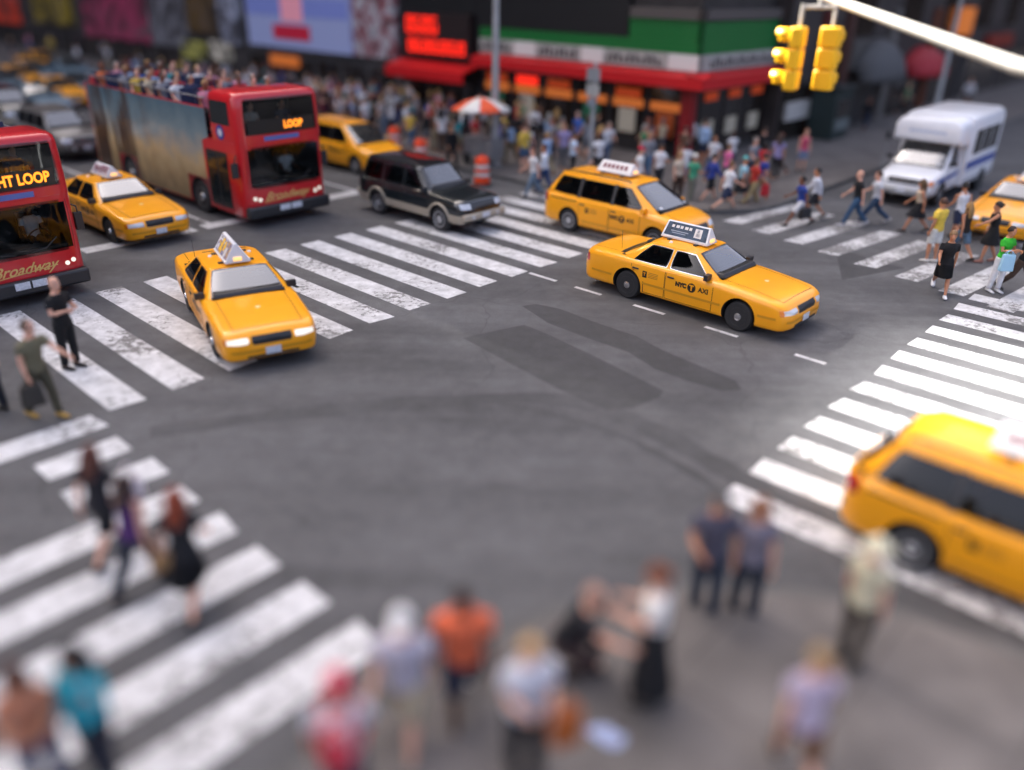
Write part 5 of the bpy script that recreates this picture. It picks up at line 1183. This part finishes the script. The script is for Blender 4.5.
# vendor umbrella
p = at(481, 108, 2.35); r = empty('vendor_umbrella', (p.x, p.y, .13)); m = MB(); m.lathe([(.025, 0), (.025, 2.45)], n=8); m.build('pole', STEEL, r)
m = MB(); n = 16
top = Vector((0, 0, 2.62))
for k in range(8):
    rows = []
    for i in range(5):
        t = i/4; rows.append([Vector((1.15*t*math.cos(a), 1.15*t*math.sin(a), 2.62-.42*t**1.6-.03*t*math.sin(math.pi*q/4))) for q, a in enumerate(np.linspace(k*math.pi/4, (k+1)*math.pi/4, 5))])
    m.grid(rows, k % 2)
o = m.build('canopy', [mat('umbrella_orange', '#e0562c', rough=.7), mat('umbrella_white', '#d8d4cc', rough=.7)], r); q = o.modifiers.new('thickness', 'SOLIDIFY'); q.thickness = .012
tag(r, 'round orange and white vendor umbrella in the crowd by the lamp post', 'umbrella')
r = empty('vendor_cart', (p.x+.1, p.y+.5, .13), YAW); m = MB(); m.box((0, 0, .65), (1.5, .8, .7)); m.box((0, 0, 1.03), (1.6, .9, .06)); m.build('cart_body', STEEL, r, bevel=.02)
for x in (-.5, .5):
    m = MB(); m.lathe([(.22, -.03), (.22, .03)], (x, -.45, .22), 18, 0, 'y'); m.build('wheel', BLACK, r)
    m = MB(); m.box((x, .3, .15), (.06, .06, .3)); m.build('leg', STEEL, r)
tag(r, 'steel vendor cart under the orange and white umbrella', 'vendor cart')
p = AB(-16.7, 41.2, .13); r = empty('newsstand', p, YAW+90); m = MB(); m.box((0, 0, 1.15), (1.9, 1.3, 2.3)); m.build('cabin', mat('newsstand_teal', '#22302f', rough=.5), r, bevel=.04)
m = MB(); m.box((0, -.05, 2.38), (2.1, 1.6, .14)); m.build('roof', mat('newsstand_roof', '#1a2222', rough=.5), r, bevel=.03); m = MB(); m.box((0, -.66, 1.45), (1.5, .03, .8)); m.build('counter_window', SHOPG, r)
m = MB(); m.box((0, -.672, .7), (1.6, .05, .5)); m.build('display_rack', mat('rack_grey', '#6a7270', rough=.6, var=.4, vscale=9), r); tag(r, 'dark teal newsstand against the side street wall', 'newsstand')
p = at(882, 166, .13); r = empty('parking_meter', p); m = MB(); m.lathe([(.06, 0), (.035, .05), (.03, 1.1)], n=10); m.build('post', STEEL, r); m = MB(); m.tube([(0, 0, 1.08), (0, 0, 1.14), (0, 0, 1.3), (0, 0, 1.40), (0, 0, 1.44)], [(.05, .05), (.10, .08), (.11, .09), (.08, .07), (.02, .02)], 14); m.build('meter_head', TRIM, r); tag(r, 'dark single parking meter at the kerb left of the shuttle bus', 'parking meter')
# traffic signal: pole outside the picture on the right, long arm, two yellow heads
PB = Vector((9.2, 9.6, 0.)); r = empty('signal_mast', PB); m = MB(); m.lathe([(.26, 0), (.24, .5), (.16, .6), (.13, 6.0), (.10, 7.4)], n=16); m.build('pole', GALV, r)
tipA = CAM_H*Vector((0, 0, 1))+ray(828, -2)*14.8; midB = CAM_H*Vector((0, 0, 1))+ray(1016, 66)*11.6
tip = tipA+(tipA-midB)*.12; base = Vector((PB.x, PB.y, midB.z-(tipA.z-midB.z)*.5))
SIGP = mat('signal_mast_cream', (.5, .47, .41), rough=.5, var=.15)
m = MB(); m.tube([base-PB, midB-PB, tipA-PB, tip-PB], [.11, .095, .075, .065], 14); m.build('arm', SIGP, r); tag(r, 'pale signal mast arm reaching in from the right above the shuttle bus', 'signal mast')
SY = mat('signal_yellow', '#f2b705', rough=.45)
def signal(pos, yaw, label):
    r = empty('traffic_light', pos, yaw); m = MB()
    for k in range(3): m.box((0, 0, -.18-.35*k), (.22, .34, .335))
    m.build('housing', SY, r, bevel=.03)
    for k, cc in enumerate(('#3a0604', '#3a2604', '#04301a')):
        z = -.18-.35*k; m = MB(); m.lathe([(.135, .112), (.12, .125), (.004, .135)], (0, 0, z), 18, axis='x'); m.build('lens', mat('lens_'+cc.strip('#'), cc, rough=.15), r)
        m = MB(); n = 14; rows = []
        for x, s in ((.11, 1.), (.36, .98)): rows.append([Vector((x-(.06 if abs(i-n/2) > n*.3 and x > .2 else 0), .15*s*math.cos(R(-30+240*i/n)), z+.15*s*math.sin(R(-30+240*i/n)))) for i in range(n+1)])
        m.grid(rows); o = m.build('visor', SY, r); q = o.modifiers.new('thickness', 'SOLIDIFY'); q.thickness = .012
    m = MB(); m.lathe([(.03, 0), (.03, .35)], n=8); m.build('hanger', SIGP, r)
    return tag(r, label, 'traffic light')
h1 = CAM_H*Vector((0, 0, 1))+ray(800, 26)*14.2; h2 = CAM_H*Vector((0, 0, 1))+ray(833, 26)*14.2
signal(h1, YAW+190, 'yellow traffic light facing left, the left head of the hanging pair'); signal(h2, YAW+95, 'yellow traffic light turned away, the right head of the hanging pair')
m = MB(); m.tube([h1+Vector((0, 0, .3)), h2+Vector((0, 0, .3))], .03, 8); m.tube([(h1+h2)/2+Vector((0, 0, .3)), (h1+h2)/2+Vector((0, 0, .75))], .03, 8); o = m.build('hanger_bar', SIGP); o.parent = bpy.data.objects['signal_mast']; o.matrix_parent_inverse = Matrix.Translation(-PB)
# ---------------------------------------------------------------- vehicles in place
def recolour(root, old, new):
    for o in [root]+list(root.children_recursive):
        for sl in o.material_slots:
            if sl.material is old: sl.link = 'OBJECT'; sl.material = new
def put(o, a, b, yaw=YAW, scale=1.): o.location = AB(a, b, 0); o.rotation_euler = (0, 0, R(yaw)); o.scale = (scale,)*3; return o
TG = 'yellow taxi sedans'
s0 = make_sedan(); t_a = s0; t_b = copy_tree(s0); t_c = copy_tree(s0); t_d = copy_tree(s0); t_e = copy_tree(s0)
tag(put(t_a, -8.95, 16.5, YAW, 1.0), 'yellow taxi sedan in the middle of the junction with a dark blue roof advertisement', 'taxi', TG)
t_b.scale = (.97,)*3; t_b.location = (-5.77, 16.35, 0); t_b.rotation_euler = (0, 0, R(-60)); tag(t_b, 'yellow taxi sedan turning over the left crosswalk with a pointed white roof sign', 'taxi', TG)
tag(put(t_c, -24.5, 9.85), 'yellow taxi sedan waiting at the stop line between the two red buses', 'taxi', TG)
tag(put(t_d, -5.55, 29.9, YAW-90), 'yellow taxi sedan at the right edge beside the white shuttle bus', 'taxi', TG)
tag(put(t_e, -33.5, 9.7), 'yellow taxi sedan mostly hidden right behind the taxi at the stop line', 'taxi', TG)
roof_sign(t_a, 1.45, -.5, AD_BLUE, 'blue', 1.22); roof_sign(t_b, 1.45, -.45, AD_MIX, 'mix', 1.15, .5, .40); roof_sign(t_c, 1.45, -.45, AD_PINK, 'pink', 1.1, .4, .3); roof_sign(t_d, 1.45, -.45, AD_WHITE, 'pink')
mv = make_minivan(); recolour(t_b, LAMP, LAMPON); tag(put(mv, -13.55, 20.05, YAW), 'yellow taxi minivan behind the sedan on the far crosswalk end', 'taxi', 'yellow taxi minivans'); 
mv2 = copy_tree(mv); tag(put(mv2, -.45, 10.72, YAW, .95), 'yellow taxi minivan cut by the right edge on the near crosswalk', 'taxi', 'yellow taxi minivans')
mv3 = copy_tree(mv); tag(put(mv3, -27.2, 20.3, YAW), 'yellow taxi minivan stopped by the kerb behind the dark SUV', 'taxi', 'yellow taxi minivans')
roof_sign(mv, 1.78, -.5, AD_WHITE, 'pink', 1.2, .5, .3); roof_sign(mv2, 1.78, -.5, AD_WHITE, 'pink', 1.2, .5, .3)
sv = make_suv(mat('paint_black_green', (.010, .014, .016), rough=.2, coat=.9), mat('cladding_tan', '#a89e8d', rough=.5, metal=.2)); tag(put(sv, -19.1, 17.15), 'dark SUV with tan lower cladding waiting beside the red tour bus', 'suv')
g = copy_tree(sv); recolour(g, mat('paint_black_green'), mat('paint_grey', '#6e6a66', rough=.3, coat=.5)); recolour(g, mat('cladding_tan'), mat('paint_darkgrey', '#3a3836', rough=.5)); tag(put(g, -36.9, 13.1), 'grey SUV right behind the tour bus', 'suv')
g = copy_tree(sv); PP = lambda o, x, y: put(o, at(x, y).dot(E1), at(x, y).dot(E2)); tag(PP(g, 12, 126), 'black SUV behind the red bus at the left edge', 'suv')
ps = make_sedan(mat('paint_slate', '#3d4c58', rough=.25, coat=.7), False)
for i, (a, b, cc, lab) in enumerate(((40, 112, '#6f8592', 'slate blue sedan in the far traffic behind the grey SUV'), (78, 98, '#93989c', 'silver sedan far up the avenue in the left lane'), (6, 96, '#22262a', 'black sedan far up the avenue behind the slate sedan'), (36, 84, '#aab3ba', 'pale grey sedan far up the avenue in the middle lane'), (70, 80, '#5c7686', 'blue grey sedan far up the avenue in the right lane'))):
    o = ps if i == 0 else copy_tree(ps)
    recolour(o, mat('paint_slate'), mat('paint_'+cc.strip('#'), cc, rough=.25, coat=.7)); tag(PP(o, a, b), lab, 'car', 'private cars in the far traffic')
for a, b, lab in ((60, 104, 'yellow taxi sedan in the far traffic behind the grey SUV'), (22, 90, 'yellow taxi sedan in the far traffic beyond the black SUV'), (45, 72, 'yellow taxi sedan farthest up the avenue')):
    o = copy_tree(t_e); tag(PP(o, a, b), lab, 'taxi', TG)
bR = make_bus('LOOP', ts=.27, ty=.35); tag(put(bR, -26.75, 13.78, YAW, 1.05), 'red open top double decker bus with picture wrap and passengers upstairs', 'bus'); bR.scale.y = 1.12
bL = make_bus('NIGHT LOOP', ts=.31, ty=.14); tag(put(bL, -24.45, 5.65), 'red double decker bus cut by the left edge showing NIGHT LOOP', 'bus')
sh = make_shuttle(); tag(put(sh, -9.15, 33.3, YAW-90), 'white shuttle bus with a blue side stripe coming out of the side street', 'shuttle bus')

# ---------------------------------------------------------------- drivers and passengers behind the glass
def inside(root, x, y, z, label, c, bot='#20232c', fem=False, sk='tan', hr=('short', '#1c130e'), pose='sit'):
    sc = root.scale; p = root.location+Matrix.Rotation(root.rotation_euler.z, 3, 'Z') @ Vector((x*sc.x, y*sc.y, z*sc.z))
    person(p, math.degrees(root.rotation_euler.z), label, pose, fem, sk, ('tee', c), ('trousers', bot), hr, fine=False, h=1.66, shoe=None)
inside(t_a, -.28, .37, .02, 'driver in a pale shirt inside the sedan in mid junction', '#5a5e66', sk='brown'); inside(t_a, -1.1, -.36, .02, 'woman in dark top on the back seat of the sedan in mid junction', '#3a2430', fem=True)
inside(t_b, -.28, .37, .02, 'driver in a white shirt inside the taxi turning over the crosswalk', '#c8c8ca', sk='brown'); inside(t_c, -.28, .37, .02, 'driver in a blue shirt inside the taxi at the stop line', '#4a5f8a', sk='dark')
inside(t_d, -.28, .37, .02, 'driver in a grey shirt inside the taxi at the right edge', '#7a7c80', sk='tan')
inside(mv, .0, .38, .16, 'driver in a dark shirt inside the minivan behind the sedan', '#26262c', sk='brown'); inside(mv, -1.0, -.38, .16, 'passenger in a red top on the minivan middle seat', '#9a3a34', fem=True, sk='pale', hr=('long', '#6a4a30'))
inside(mv2, -1.0, -.38, .16, 'passenger in a maroon top inside the near right minivan', '#5a1c22', sk='tan'); inside(mv3, .0, .38, .16, 'driver in a cream shirt inside the minivan behind the dark SUV', '#b8ae98')
inside(sv, -.1, .36, .2, 'driver in a grey top inside the dark SUV', '#6a6c72', sk='pale'); inside(sh, 1.2, .45, .32, 'driver in a blue shirt inside the white shuttle bus', '#5a78a8', sk='brown')
for b_, nm in ((bR, 'tour bus with picture wrap'), (bL, 'bus at the left edge')):
    q = 9.7/2; inside(b_, q-.95, .58, .68, 'bus driver in a white shirt inside the '+nm, '#d0d0d2', sk='brown'); inside(b_, q-.75, -.45, 2.02, 'light topped passenger behind the upper windscreen of the '+nm, '#c4b8b0', fem=True, sk='pale'); inside(b_, q-.75, .5, 2.02, 'dark topped passenger behind the upper windscreen of the '+nm, '#3c4250')
# ---------------------------------------------------------------- people near the camera and on the crosswalks
def ft(x, y, z=0.): return at(x, y, z)
def hd(x, y, h, z=0.): p = at(x, y, h+z-.01); p.z = z; return p
F = True
P_ = person
# near left
g1 = P_(ft(73, 368), -15, 'bald man in black shirt and trousers standing before the left red bus', 'crossed', top=('tee', '#141416'), bottom=('trousers', '#121214'), hair=None, h=1.80, skin='pale')
g2 = P_(hd(22, 319, 1.78), -20, 'man in olive T-shirt and sunglasses with one hand out at the left edge', 'reach', top=('tee', '#6b6650'), bottom=('trousers', '#4a4636'), hair=('thin', '#5a4636'), shoe='#a8843c', h=1.78, glasses=True, skin='pale')
p = hand_of(g2, 'reach', False, -1); bag('hand', p, 40, '#2a2620', 'dark bag in the hand of the man in the olive T-shirt', (.36, .2, .36), .08)
P_(ft(-2, 412), 160, 'person in a blue shirt half outside the left edge', top=('tee', '#2c3c62'), bottom=('trousers', '#1c1e26'), h=1.72)
w1 = P_(ft(112, 556), 78, 'auburn haired woman in black top and black shorts, leftmost of three walking together', 'walk', True, top=('tee', '#1c1a20'), bottom=('shorts', '#141318'), hair=('long', '#5a2a1a'), h=1.68)
bag('shoulder', hand_of(w1, 'walk', True, -1, .05)+Vector((0, 0, .38)), 50, '#d8cdd0', 'white handbag on the arm of the auburn haired woman')
P_(ft(145, 590), 75, 'dark haired woman in purple top and jeans, middle of three walking together', 'walk2', True, top=('tank', '#4a2560'), bottom=('trousers', '#1c2634'), hair=('long', '#2e1610'), h=1.66)
w3 = P_(ft(194, 608), 95, 'red haired woman in black dress, rightmost of three walking together', 'walk', True, top=('dress', '#15151a'), bottom=('skirt', '#15151a'), hair=('long', '#8a3410'), h=1.70)
bag('shoulder', hand_of(w3, 'walk', True, 1, .05)+Vector((0, 0, .35)), 30, '#8f6c44', 'tan handbag on the arm of the red haired woman in black', (.26, .12, .22), .22)
P_(hd(68, 646, 1.70), -100, 'woman in turquoise top with long black hair raising one hand', 'phone', True, 'tan', ('long', '#1fa3b4'), ('trousers', '#1a1d2c'), ('long', '#120c0a'), h=1.70, head=-20)
P_(hd(10, 664, 1.66), -60, 'woman in peach top with brown hair in the bottom left corner', 'hold', True, 'tan', ('tee', '#b8785a'), ('trousers', '#2c3a5a'), ('long', '#4a2418'), h=1.66)
# near pavement
g8 = P_(hd(335, 677, 1.70, .134), 98, 'person in a crimson cap and white T-shirt wearing a red backpack', 'stand2', False, 'tan', ('tee', '#c9c9cf'), ('shorts', '#3a3c48'), ('short', '#2a1810'), ('cap', '#d01844'), h=1.70)
backpack(g8, 'stand2', False, '#c41a34', '#d9c8c8', 'red and white patterned backpack worn by the person in the crimson cap')
g9 = P_(hd(401, 603, 1.78, .0), -95, 'man in white cap, lavender grey shirt and beige shorts', 'walk', False, 'pale', ('tee', '#b5b0bc'), ('shorts', '#a59880'), ('thin', '#8a8078'), ('cap', '#e6e4e0'), h=1.78, loose=.015)
P_(hd(462, 581, 1.80, .0), -80, 'man in orange shirt, dark shorts and white trainers', 'walk2', False, 'dark', ('tee', '#e06a44'), ('shorts', '#1c2236'), ('short', '#0e0a08'), shoe='#c8c4be', h=1.80, loose=.02)
g11 = P_(hd(530, 638, 1.66, .134), -75, 'blond woman in light grey top carrying an orange brown bag', 'hold', True, 'pale', ('tee', '#c2c4cc'), ('trousers', '#16161a'), ('short', '#c49a58'), h=1.66, loose=.03)
bag('shoulder', hand_of(g11, 'hold', True, 1, .0)+Vector((.13, .02, .08)), 20, '#a5541a', 'orange brown shoulder bag beside the blond woman in grey', (.28, .15, .38), .1)
P_(hd(566, 594, 1.06, .134), -15, 'man in black shirt crouching in front of the woman in white', 'crouch', False, 'pale', ('tee', '#16161c'), ('trousers', '#3a2a28'), ('thin', '#b08a78'), h=1.76)
P_(hd(663, 568, 1.70, .134), 165, 'woman in white top and black skirt standing by the crouching man', 'hold', True, 'pale', ('tee', '#e6e2da'), ('longskirt', '#131316'), ('bun', '#7a3c18'), h=1.70)
P_(ft(702, 617, .0), -95, 'man in dark grey T-shirt and jeans, left of the near couple', 'stand2', False, 'tan', ('tee', '#4c4a58'), ('trousers', '#2c3644'), ('short', '#2c221c'), ('cap', '#5c5a58'), h=1.80)
P_(ft(741, 619, .0), -95, 'long haired woman in grey top and jeans, right of the near couple', 'stand', True, 'pale', ('tee', '#77717c'), ('trousers', '#28303c'), ('long', '#8a5634'), h=1.70)
P_(hd(880, 540, 1.66, .134), 40, 'person in cream hat and pale top beside the near yellow minivan', 'stand', True, 'pale', ('tee', '#c9c2a4'), ('trousers', '#5a5248'), ('short', '#6a4a30'), ('hat', '#d9d2b4'), h=1.66)
g17 = P_(hd(824, 648, 1.68, .134), 80, 'woman in pale lilac top with a brown bag on the near pavement', 'walk', True, 'pale', ('tee', '#b7a9bc'), ('shorts', '#6a4a34'), ('short', '#a88a60'), h=1.68)
bag('shoulder', hand_of(g17, 'walk', True, -1)+Vector((0, 0, .4)), 80, '#8a5a24', 'brown bag on the arm of the woman in lilac', (.3, .16, .3), .12)
# far right crosswalk
P_(ft(852, 226), 172, 'bald man in black T-shirt and jeans crossing beside a man in white', 'walk', top=('tee', '#15161a'), bottom=('trousers', '#33506e'), hair=None, shoe='#b8b8ba', h=1.80)
P_(ft(871, 224), 170, 'man in white T-shirt and jeans crossing behind the bald man', 'stride', top=('tee', '#c9ccd2'), bottom=('trousers', '#2e4560'), hair=('short', '#4a3020'), shoe='#a8a8aa', h=1.78)
g = P_(ft(797, 226), 178, 'person in blue T-shirt and white shorts with dark hair', 'stride', False, 'brown', ('tee', '#27408e'), ('shorts', '#d6d6d8'), ('short', '#100c0a'), h=1.66)
bag('hand', hand_of(g, 'stride', False, 1), 20, '#17181b', 'black bag carried by the person in blue and white', (.4, .2, .3), .06)
P_(ft(811, 219), 175, 'person in white shirt just behind the blue T-shirt and white shorts', 'walk', False, 'tan', ('long', '#c6cad4'), ('shorts', '#20222a'), ('short', '#1c120c'), h=1.70)
P_(ft(800, 172, .134), -90, 'woman in pink top and denim shorts alone on the side street pavement', 'stand', True, 'pale', ('tank', '#c4506a'), ('shorts', '#7a8aa6'), ('short', '#6a4426'), h=1.66)
P_(ft(913, 232), 165, 'long haired woman in beige top and black skirt in front of the shuttle bus', 'walk', True, 'tan', ('tank', '#c0ae96'), ('skirt', '#141418'), ('long', '#5e4426'), h=1.68)
P_(ft(929, 262), 120, 'man in yellow T-shirt and white shorts seen from behind', 'stand2', False, 'tan', ('tee', '#e2c04a'), ('shorts', '#cfcfcb'), ('short', '#4a2c1c'), shoe='#d2d0cc', h=1.78, loose=.012)
P_(ft(953, 240), 100, 'man in white sleeveless top by the taxi at the right edge', 'walk2', False, 'tan', ('tank', '#dcdcde'), ('shorts', '#1f2740'), ('short', '#17100c'), h=1.76)
P_(ft(957, 259), 110, 'blond woman in dark top and denim shorts behind the woman in black dress', 'walk', True, 'tan', ('tank', '#26221f'), ('shorts', '#5c7286'), ('long', '#a07a48'), h=1.64)
P_(ft(985, 262), 170, 'dark haired woman in sleeveless black dress before the right taxi', 'reach', True, 'tan', ('tank', '#141416'), ('skirt', '#141416'), ('bun', '#24140e'), shoe='#a06a5a', h=1.70)
P_(ft(938, 293), -110, 'woman in short black dress and white shoes, nearest on the far crosswalk', 'stride', True, 'tan', ('dress', '#111114'), ('skirt', '#111114'), ('bun', '#8a6a48'), shoe='#d6d6d8', h=1.70)
g = P_(ft(993, 292), -70, 'woman in green top and white trousers holding a pale blue bag', 'hold', True, 'tan', ('tee', '#35b02c'), ('trousers', '#d9d9dc'), ('short', '#2c1c12'), shoe='#d0d0d0', h=1.68)
bag('hand', hand_of(g, 'hold', True, -1)+Vector((-.1, .05, .0)), 0, '#9cc6dc', 'pale blue shopping bag of the woman in green', (.34, .14, .42), .1)
P_(ft(1014, 293), -60, 'person in black jacket and brown trousers at the right edge', 'walk', False, 'tan', ('long', '#17171a'), ('trousers', '#4a3a30'), ('short', '#1a120c'), h=1.74)
# left part of the far crosswalk and the kerb behind the minivan
P_(ft(724, 212), 12, 'man in white T-shirt and dark shorts walking off the kerb', 'stride', False, 'pale', ('tee', '#dcdde0'), ('shorts', '#26304a'), ('short', '#6a4a2a'), h=1.76)
P_(ft(708, 203), 20, 'person in royal blue jacket and black shorts walking left of the white T-shirt', 'walk', False, 'pale', ('long', '#2d3f8e'), ('shorts', '#14151a'), ('short', '#3a2418'), h=1.74)
P_(ft(738, 206), 15, 'woman in light blue top and black skirt walking right', 'walk2', True, 'tan', ('tee', '#8fb9c8'), ('skirt', '#17171b'), ('cap', '#4fa8a4'), h=1.70)
g = P_(ft(750, 206), 15, 'woman in red top and khaki trousers walking right', 'walk', True, 'tan', ('tee', '#b83024'), ('trousers', '#a08e66'), ('short', '#5a3a22'), h=1.68)
bag('hand', hand_of(g, 'walk', True, -1), 15, '#b01420', 'bright red shopping bag in the hand of the woman in red', (.3, .14, .4), .06)
P_(ft(758, 203), 15, 'man in dark blue T-shirt and pale shorts walking ahead of the red top', 'walk2', False, 'tan', ('tee', '#24368a'), ('shorts', '#b0a88c'), ('short', '#24160e'), h=1.74)
P_(ft(724, 190), 20, 'woman in pink top behind the man in the white T-shirt', 'stand', True, 'pale', ('tee', '#dc6a9c'), ('trousers', '#4a4e60'), ('short', '#7a5a38'), h=1.66)
P_(ft(690, 204), 30, 'person in green top and grey trousers at the kerb by the minivan bonnet', 'stand2', False, 'tan', ('tee', '#3c9070'), ('trousers', '#6a6c62'), ('short', '#d0cbc0'), h=1.70)
P_(ft(676, 200), -60, 'woman in cream top and brown trousers behind the minivan bonnet', 'stand', True, 'pale', ('tee', '#cdbca8'), ('trousers', '#3e2c24'), ('long', '#a5825a'), h=1.66)
P_(ft(657, 193), 40, 'man in bright white shirt carrying brown bag behind the minivan roof', 'stand2', False, 'tan', ('tee', '#dedee2'), ('trousers', '#22242c'), ('short', '#3a2a1e'), h=1.76)
P_(ft(637, 196), -30, 'woman in white dress and crimson cap behind the minivan roof', 'stand', True, 'pale', ('dress', '#e2e0dc'), ('skirt', '#e2e0dc'), ('short', '#3a2418'), ('cap', '#c01a3c'), h=1.70)
P_(ft(533, 197), 200, 'person in white top and grey jeans left of the minivan', 'walk', False, 'pale', ('tee', '#d6d2d0'), ('trousers', '#64788a'), ('short', '#7a4a34'), h=1.74)
P_(ft(544, 194), 190, 'person in white top and blue jeans right behind the minivan rear', 'walk2', False, 'tan', ('long', '#d2d8e2'), ('trousers', '#1f3a66'), ('short', '#4a1c18'), h=1.76)
P_(ft(572, 180), 10, 'man in pale blue shirt and black trousers on the pavement behind the minivan', 'hips', False, 'tan', ('tee', '#bccfe4'), ('trousers', '#131318'), ('short', '#2a1e16'), h=1.76)
P_(ft(452, 168), -70, 'person all in black walking at the kerb behind the dark SUV', 'walk', False, 'tan', ('long', '#121215'), ('trousers', '#101013'), ('short', '#1a120e'), h=1.74)

# ---------------------------------------------------------------- the crowd on the far pavement and the passengers upstairs
NAMES = {'white': '#d4d4d6', 'grey': '#85868c', 'black': '#17171b', 'navy': '#222c52', 'blue': '#3d62b0', 'pale blue': '#9ab4d4', 'red': '#b0242c', 'pink': '#d08a9c', 'green': '#3f7a50', 'teal': '#2f8a90', 'yellow': '#cfae48', 'beige': '#b8a98e', 'lilac': '#9488b0', 'orange': '#cc6a3a', 'maroon': '#5a1c28', 'brown': '#5c4434'}
SHW = ['white']*5+['black']*4+['grey']*3+['navy', 'blue', 'pale blue', 'pale blue', 'red', 'red', 'pink', 'green', 'teal', 'yellow', 'beige', 'lilac', 'orange', 'maroon', 'brown']
BOT = {'black': '#16161a', 'dark blue': '#232d44', 'denim': '#46607e', 'khaki': '#8a7e62', 'grey': '#5c5e64', 'brown': '#46362c'}
HAIRC = {'black': '#120d0a', 'brown': '#3c2618', 'blond': '#a8844e', 'grey': '#8a8680', 'auburn': '#6a3018'}
used = set()
def crowd(n, a0, a1, b0, b1, where, group, spots, mind=.62, z=.134):
    made = tries = 0
    while made < n and tries < n*60:
        tries += 1; a, b = rnd.uniform(a0, a1), rnd.uniform(b0, b1)
        if any((a-x)**2+(b-y)**2 < mind*mind for x, y in spots): continue
        if a > -16.5 and b < 27.6 and (a+16.1)**2+(b-27)**2 > 3.6**2: continue
        for _ in range(80):
            c, bt, hc = rnd.choice(SHW), rnd.choice(list(BOT)), rnd.choice(list(HAIRC)); kind = rnd.choice(['trousers', 'trousers', 'shorts'])
            if (c, bt, hc, kind, where) not in used: break
        used.add((c, bt, hc, kind, where)); spots.append((a, b)); fem = rnd.random() < .5
        ps_ = rnd.choice(['stand', 'stand2', 'walk', 'walk2']); sk = rnd.choice(['pale', 'pale', 'tan', 'tan', 'brown', 'dark'])
        yaw = rnd.choice([YAW, YAW+180, YAW+90, YAW-90])+rnd.uniform(-35, 35)
        P_(AB(a, b, z), yaw, f'{hc}-haired person in {c} top and {bt} {kind} {where}', ps_, fem, sk, (rnd.choice(['tee', 'tee', 'long']), NAMES[c]), (kind, BOT[bt]), ('long' if fem and rnd.random() < .6 else 'short', HAIRC[hc]), h=rnd.uniform(1.58, 1.86), fine=False, group=group)
        made += 1
spots = [(-22.9, 24.1), (-19.9, 26.4)]
for (px, py) in ((690, 204), (676, 200), (657, 193), (637, 196), (572, 180), (452, 168), (724, 190), (708, 203), (544, 194), (533, 197)):
    q = at(px, py); spots.append((q.dot(E1), q.dot(E2)))
q = bpy.data.objects['vendor_cart'].location; spots += [(q.dot(E1)+d, q.dot(E2)) for d in (-.6, 0, .6)]
CG = 'people crowding the far pavement'
crowd(58, -30.5, -19.6, 23.6, 29.6, 'in front of the red awning', CG, spots)
crowd(18, -19.4, -13.2, 24.6, 32, 'at the corner shop', CG, spots, .8)
crowd(76, -40, -30.6, 23.4, 29.8, 'below the red neon sign', CG, spots, .5)
crowd(38, -58, -40, 23.3, 30, 'below the white billboard', CG, spots, .6)
crowd(8, -86, -58, 23.3, 30, 'far up the avenue', CG, spots, .6)
crowd(3, -17, -13, 45, 60, 'down the side street', CG, spots, .8)
M = bR.matrix_basis; k = 0
rows_ = ['rear', 'middle', 'front']
for i in range(9):
    for j in (-.95, -.5, .5, .95):
        if rnd.random() < .16: continue
        p = M @ Vector((9.7/2-1.62-.5-.82*i, j, 0)); p.z = 2.3*1.05+.16
        for _ in range(80):
            c, hc = rnd.choice(SHW+['red', 'pink', 'orange']), rnd.choice(list(HAIRC))
            w = f'{hc}-haired passenger in {c} top on the tour bus top deck'
            if w not in used: break
        dup = w in used; used.add(w)
        if dup: w = w+f' seated in row {i+1}'
        P_(p, YAW+rnd.uniform(-25, 25), w, rnd.choice(['sit', 'sit', 'sit2']), rnd.random() < .5, rnd.choice(['pale', 'tan', 'pale', 'brown']), ('tee', NAMES[c]), ('trousers', rnd.choice(list(BOT.values()))), ('short', HAIRC[hc]), h=1.72, fine=False, group='passengers on the open top deck', shoe=None)
bpy.context.view_layer.update()
